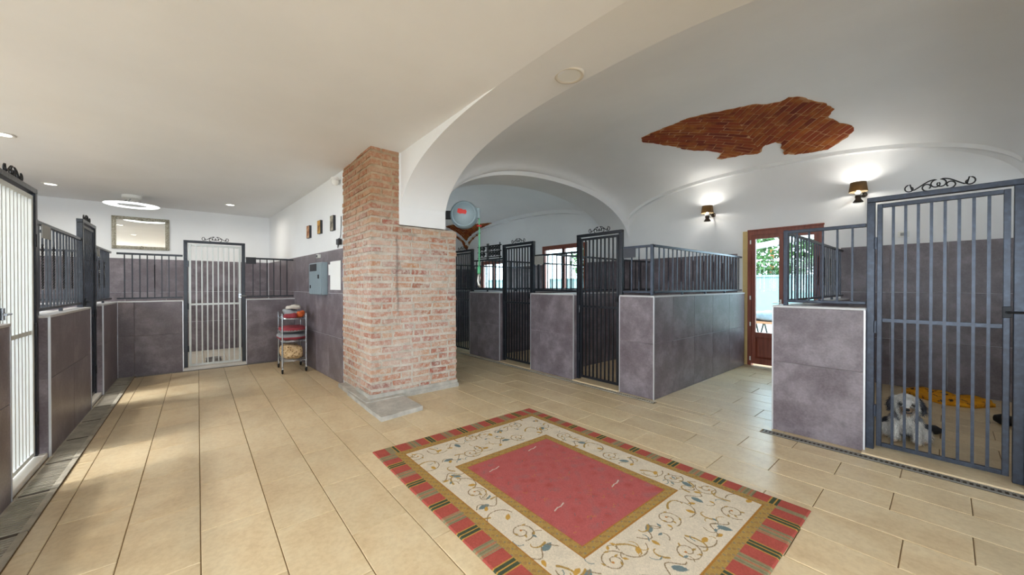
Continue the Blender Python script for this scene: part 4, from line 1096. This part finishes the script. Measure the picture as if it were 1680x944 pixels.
# ------------------------------------------------------------------ dog
def build_dog():
    D = thing('dog', 'small shaggy white and grey dog sitting behind the bars', 'dog', (4.88, .245, 0), R(6))   # local -x = facing
    S = []
    def cap(p, q_, r0, r1, n=7):
        for k in range(n+1):
            f = k/n; S.append((Vector(p).lerp(Vector(q_), f), lerp(r0, r1, f)))
    cap((.13, 0, .10), (.0, 0, .20), .105, .085); cap((.0, 0, .20), (-.045, 0, .245), .085, .07)       # rump to chest
    cap((-.045, 0, .25), (-.075, 0, .31), .065, .06)                                                     # neck
    S.append((Vector((-.095, 0, .345)), .078)); S.append((Vector((-.075, 0, .365)), .072)); S.append((Vector((-.10, .03, .33)), .06)); S.append((Vector((-.10, -.03, .33)), .06))
    cap((-.13, 0, .325), (-.185, 0, .308), .048, .034)                                                   # muzzle
    for s in (-1, 1):
        cap((-.03, s*.062, .20), (-.075, s*.068, .10), .046, .034); cap((-.075, s*.068, .10), (-.085, s*.07, .028), .034, .03); cap((-.085, s*.07, .024), (-.125, s*.072, .02), .027, .024)  # front legs and paws
        cap((.12, s*.085, .09), (.03, s*.12, .075), .072, .05); cap((.03, s*.12, .05), (-.02, s*.125, .022), .034, .025)     # folded hind legs
        cap((-.065, s*.070, .385), (-.08, s*.098, .325), .026, .03); S.append((Vector((-.082, s*.100, .295)), .024))          # hanging ears
    bm = bmesh.new()
    for p, r in S: bmesh.ops.create_icosphere(bm, subdivisions=2, radius=r, matrix=Matrix.Translation(p))
    me = bpy.data.meshes.new('body'); bm.to_mesh(me); bm.free()
    o = obj('body', me, D)
    md = o.modifiers.new('r', 'REMESH'); md.mode = 'VOXEL'; md.voxel_size = .0075
    s2 = o.modifiers.new('s', 'SMOOTH'); s2.iterations = 6; s2.factor = .5
    bpy.context.view_layer.update(); dg = bpy.context.evaluated_depsgraph_get(); ev = bpy.data.meshes.new_from_object(o.evaluated_get(dg))
    o.modifiers.clear(); o.data = ev; ev.name = 'body'
    lin = lambda *c: srgb(*c)[:3]
    def colr(p):
        n = noise.noise(p*22)*.5+.5
        wht, gry, drk, tan_ = lin(232,228,222), lin(112,114,124), lin(40,40,46), lin(186,156,128)
        mixc = lambda a, b, t: tuple(x+(y-x)*max(0, min(1, t)) for x, y in zip(a, b))
        c = wht
        if p.z > .20 and p.x > -.03: c = mixc(wht, gry, .9)
        if p.z > .2 and p.z < .30 and p.x > -.09: c = mixc(c, gry, .55+n*.4)
        if abs(p.y) > .078 and p.z > .27: c = mixc(gry, drk, n*1.4)
        if p.x > .03 and p.z < .25: c = mixc(gry, drk, .4+n*.5)
        if p.z < .03: c = mixc(c, tan_, .7)
        if p.x < -.155 and p.z < .335 and p.z > .2: c = mixc(tan_, drk, .3)
        if p.x < -.125 and p.z > .335 and p.z < .372 and .018 < abs(p.y) < .056: c = mixc(wht, drk, .75)
        if abs(p.y) < .03 and p.x < -.12 and p.z > .345: c = mixc(wht, gry, .25)
        return tuple(x*(.82+.3*n) for x in c)+(1,)
    def paint(m_):
        at = m_.color_attributes.new('Col', 'FLOAT_COLOR', 'POINT')
        for i, v in enumerate(m_.vertices): at.data[i].color = colr(v.co)
    paint(ev); ev.materials.append(M['dog_coat']); ev.polygons.foreach_set('use_smooth', [True]*len(ev.polygons))
    # shaggy coat
    rf_ = random.Random(2); polys = ev.polygons; vs = []; fs = []; cols = []
    for k in range(9000):
        pl = polys[rf_.randrange(len(polys))]; p = Vector(pl.center); nr = Vector(pl.normal)
        if p.z < .03: continue
        if p.x < -.14 and abs(p.y) < .022 and p.z > .30: continue
        dirn = (nr*.55 + Vector((0, 0, -.75)) + Vector((rf_.uniform(-.35, .35), rf_.uniform(-.35, .35), rf_.uniform(-.2, .2)))).normalized(); L = rf_.uniform(.018, .036)
        sd_ = dirn.cross(nr); sd_ = sd_.normalized()*.0016 if sd_.length > 1e-4 else Vector((.0016, 0, 0)); c = colr(p); b_ = rf_.uniform(.7, 1.25); c = tuple(min(1, x*b_) for x in c[:3])+(1,)
        n = len(vs); tip = p+dirn*L+nr*.002; mid_ = p+dirn*L*.5+nr*.004
        vs += [p-sd_, p+sd_, mid_+sd_*.8, mid_-sd_*.8, tip]; fs += [(n, n+1, n+2, n+3), (n+3, n+2, n+4)]; cols += [c]*5
    fm = bpy.data.meshes.new('fur'); fm.from_pydata([v[:] for v in vs], [], fs); at = fm.color_attributes.new('Col', 'FLOAT_COLOR', 'POINT')
    at.data.foreach_set('color', np.array(cols, dtype=np.float32).ravel()); fm.materials.append(M['dog_coat']); tag(obj('fur', fm, D), kind='stuff')
    for s in (-1, 1): MB().lathe([(.0, .0125), (.008, .010), (.0125, 0), (.008, -.01), (0, -.0125)], 14, Matrix.Translation((-.162, s*.036, .352))).build('eye', M['rubber'], D, True)
    MB().lathe([(.0, .014), (.012, .010), (.018, 0), (.012, -.011), (0, -.014)], 14, Matrix.Translation((-.216, 0, .322))).build('nose', M['rubber'], D, True)
    MB().tube([(-.205, -.026, .298), (-.217, 0, .294), (-.205, .026, .298)], .006).build('mouth', M['dark_plastic'], D, True)
    MB().tube([(.19, -.02, .06), (.27, -.08, .045), (.34, -.15, .04), (.38, -.22, .04), (.38, -.27, .035)], [.03, .042, .045, .04, .012], 10).build('tail', M['rubber'], D, True)
build_dog()

# things on the dog kennel floor
def blanket(label, poly, z, amp, mat, seed):
    bm = bmesh.new(); f = bm.faces.new([bm.verts.new((x, y, 0)) for x, y in poly]); xs = [p[0] for p in poly]; ys_ = [p[1] for p in poly]
    for ax, lo, hi in ((0, min(xs), max(xs)), (1, min(ys_), max(ys_))):
        c = lo+.03
        while c < hi:
            co = Vector((c, 0, 0)) if ax == 0 else Vector((0, c, 0)); no = Vector((1, 0, 0)) if ax == 0 else Vector((0, 1, 0))
            bmesh.ops.bisect_plane(bm, geom=bm.verts[:]+bm.edges[:]+bm.faces[:], plane_co=co, plane_no=no); c += .03
    for v in bm.verts: v.co.z = z+amp*(.5+noise.noise(v.co*7+Vector((seed, 0, 0))))*.9
    ex = bmesh.ops.extrude_face_region(bm, geom=bm.faces[:])
    for v in ex['geom']:
        if isinstance(v, bmesh.types.BMVert): v.co.z = .002
    bmesh.ops.recalc_face_normals(bm, faces=bm.faces[:]); me = bpy.data.meshes.new('blanket'); bm.to_mesh(me); bm.free(); me.materials.append(mat)
    me.polygons.foreach_set('use_smooth', [True]*len(me.polygons)); return tag(obj('blanket', me), label, 'blanket')
blanket('crumpled yellow and black blanket on the floor behind the dog', [(6.62, .02), (6.70, -.20), (6.95, -.36), (7.20, -.34), (7.28, -.10), (7.30, .16), (7.20, .34), (6.98, .38), (6.80, .22)], .02, .05, M['yellow_fabric'], 3)
o = thing('slipper', 'small black shoe with white patch lying at right kennel edge', 'shoe', (6.12, -.47, 0), R(70))
MB().lathe([(.001, -.2), (.035, -.17), (.05, -.08), (.046, .04), (.055, .12), (.03, .17), (.001, .18)], 16, Matrix.Translation((0, 0, .05)) @ Matrix.Rotation(R(90), 4, 'Y')).build('upper', M['rubber'], o, True)
MB().lathe([(.001, .0), (.05, .005), (.045, .025), (.001, .035)], 16, Matrix.Translation((-.01, 0, .085))).build('white_patch', M['white_ceramic'], o, True)
# back kennel and middle kennel bits
o = thing('food_bowl', 'grey metal bowl on the floor behind the white back gate', 'bowl', (.22, 8.75, 0))
MB().lathe([(.06, .0), (.12, .0), (.105, .06), (.125, .065), (.098, .055), (.08, .02), (.001, .018)], 28, cap=False).build('bowl', M['steel_bowl'], o, 'angle')
MB().lathe([(.001, .03), (.07, .026), (.08, .02)], 20, cap=False).build('food', M['drain_dark'], o, True)
o = thing('wooden_stick', 'short orange-brown stick upright inside the middle kennel', 'stick', (4.62, 4.86, 0))
MB().tube([(0, 0, 0), (.005, 0, .2), (0, .005, .40)], [.016, .014, .013], 10).build('shaft', M['orange_wood'], o, True)

# ------------------------------------------------------------------ outdoors
struct(MB().box(7.7, 40, -20, 30, -.3, -.06).build('ground_outside', M['gravel']))
struct(MB().box(-30, -3.7, -20, 30, -.3, -.06).build('ground_left', M['gravel']))
o = MB().box(16.2, 16.5, -6, 26, -.06, 1.7).box(16.15, 16.55, -6, 26, 1.7, 1.78).build('garden_wall', M['outer_wall']); tag(o, 'pale garden wall outside the glazed door', 'wall')
def hedge(cx, cy, cz, sx, sy, sz, seed, label):
    t = thing('tree', label, 'tree', (cx, cy, -.06), 0, 'trees outside the glazed door'); rj = random.Random(seed); vs = []; fs = []
    for k in range(2600):
        d = Vector((rj.gauss(0, 1), rj.gauss(0, 1), rj.gauss(0, 1))).normalized(); r = rj.uniform(.6, 1)
        p = Vector((d.x*sx*r, d.y*sy*r, cz+d.z*sz*r)); a = Vector((rj.gauss(0, 1), rj.gauss(0, 1), rj.gauss(0, 1))).normalized()*.13; b = a.orthogonal()*.6; n = len(vs)
        vs += [p-a, p+b, p+a, p-b]; fs.append((n, n+1, n+2, n+3))
    MB().add(vs, fs).build('foliage', M['hedge'], t); MB().tube([(0, 0, 0), (.05, .02, 1.5), (0, 0, cz)], [.14, .11, .08], 8).build('trunk', M['orange_wood'], t, True)
hedge(21.5, 5.6, 3.2, 1.9, 2.6, 1.7, 1, 'green leafy tree behind the garden wall, left through the glass')
hedge(22.0, 1.2, 3.0, 1.9, 1.7, 1.6, 2, 'green leafy tree behind the garden wall, right through the glass')
hedge(21.8, 15.5, 3.2, 2.0, 3.0, 1.8, 3, 'green leafy tree seen through the kennel window')
o = tag(MB().tube([(10.5, 4.4, 2.15), (10.5, .4, 2.75)], .07, 8).build('pergola_beam', M['outer_white']), 'slanting white beam outside the glazed door', 'beam')
tag(MB().tube([(10.5, 4.5, -.06), (10.5, 4.5, 2.2)], .06, 8).build('pergola_post', M['outer_white']), 'white post carrying the slanting beam outside', 'post')
o = thing('garden_table', 'trestle table with orange top outside the glazed door', 'table', (9.7, 2.45, -.06))
MB().box(-.35, .35, -.55, .55, .62, .66).build('tabletop', M['orange_box'], o)
for sy in (-.35, .3):
    for sx in (-.28, .28): MB().tube([(sx, sy-.14, 0), (sx, sy, .62)], .015).tube([(sx, sy+.14, 0), (sx, sy, .62)], .015).build('trestle_leg', M['dark_iron'], o)
blob('tarpaulin', 'grey folded tarpaulin heaped on the outdoor table', 'tarpaulin', (9.7, 2.45, .60), (.3, .48, .11), (M['tarp'],), 6, None, .06, lump=5)
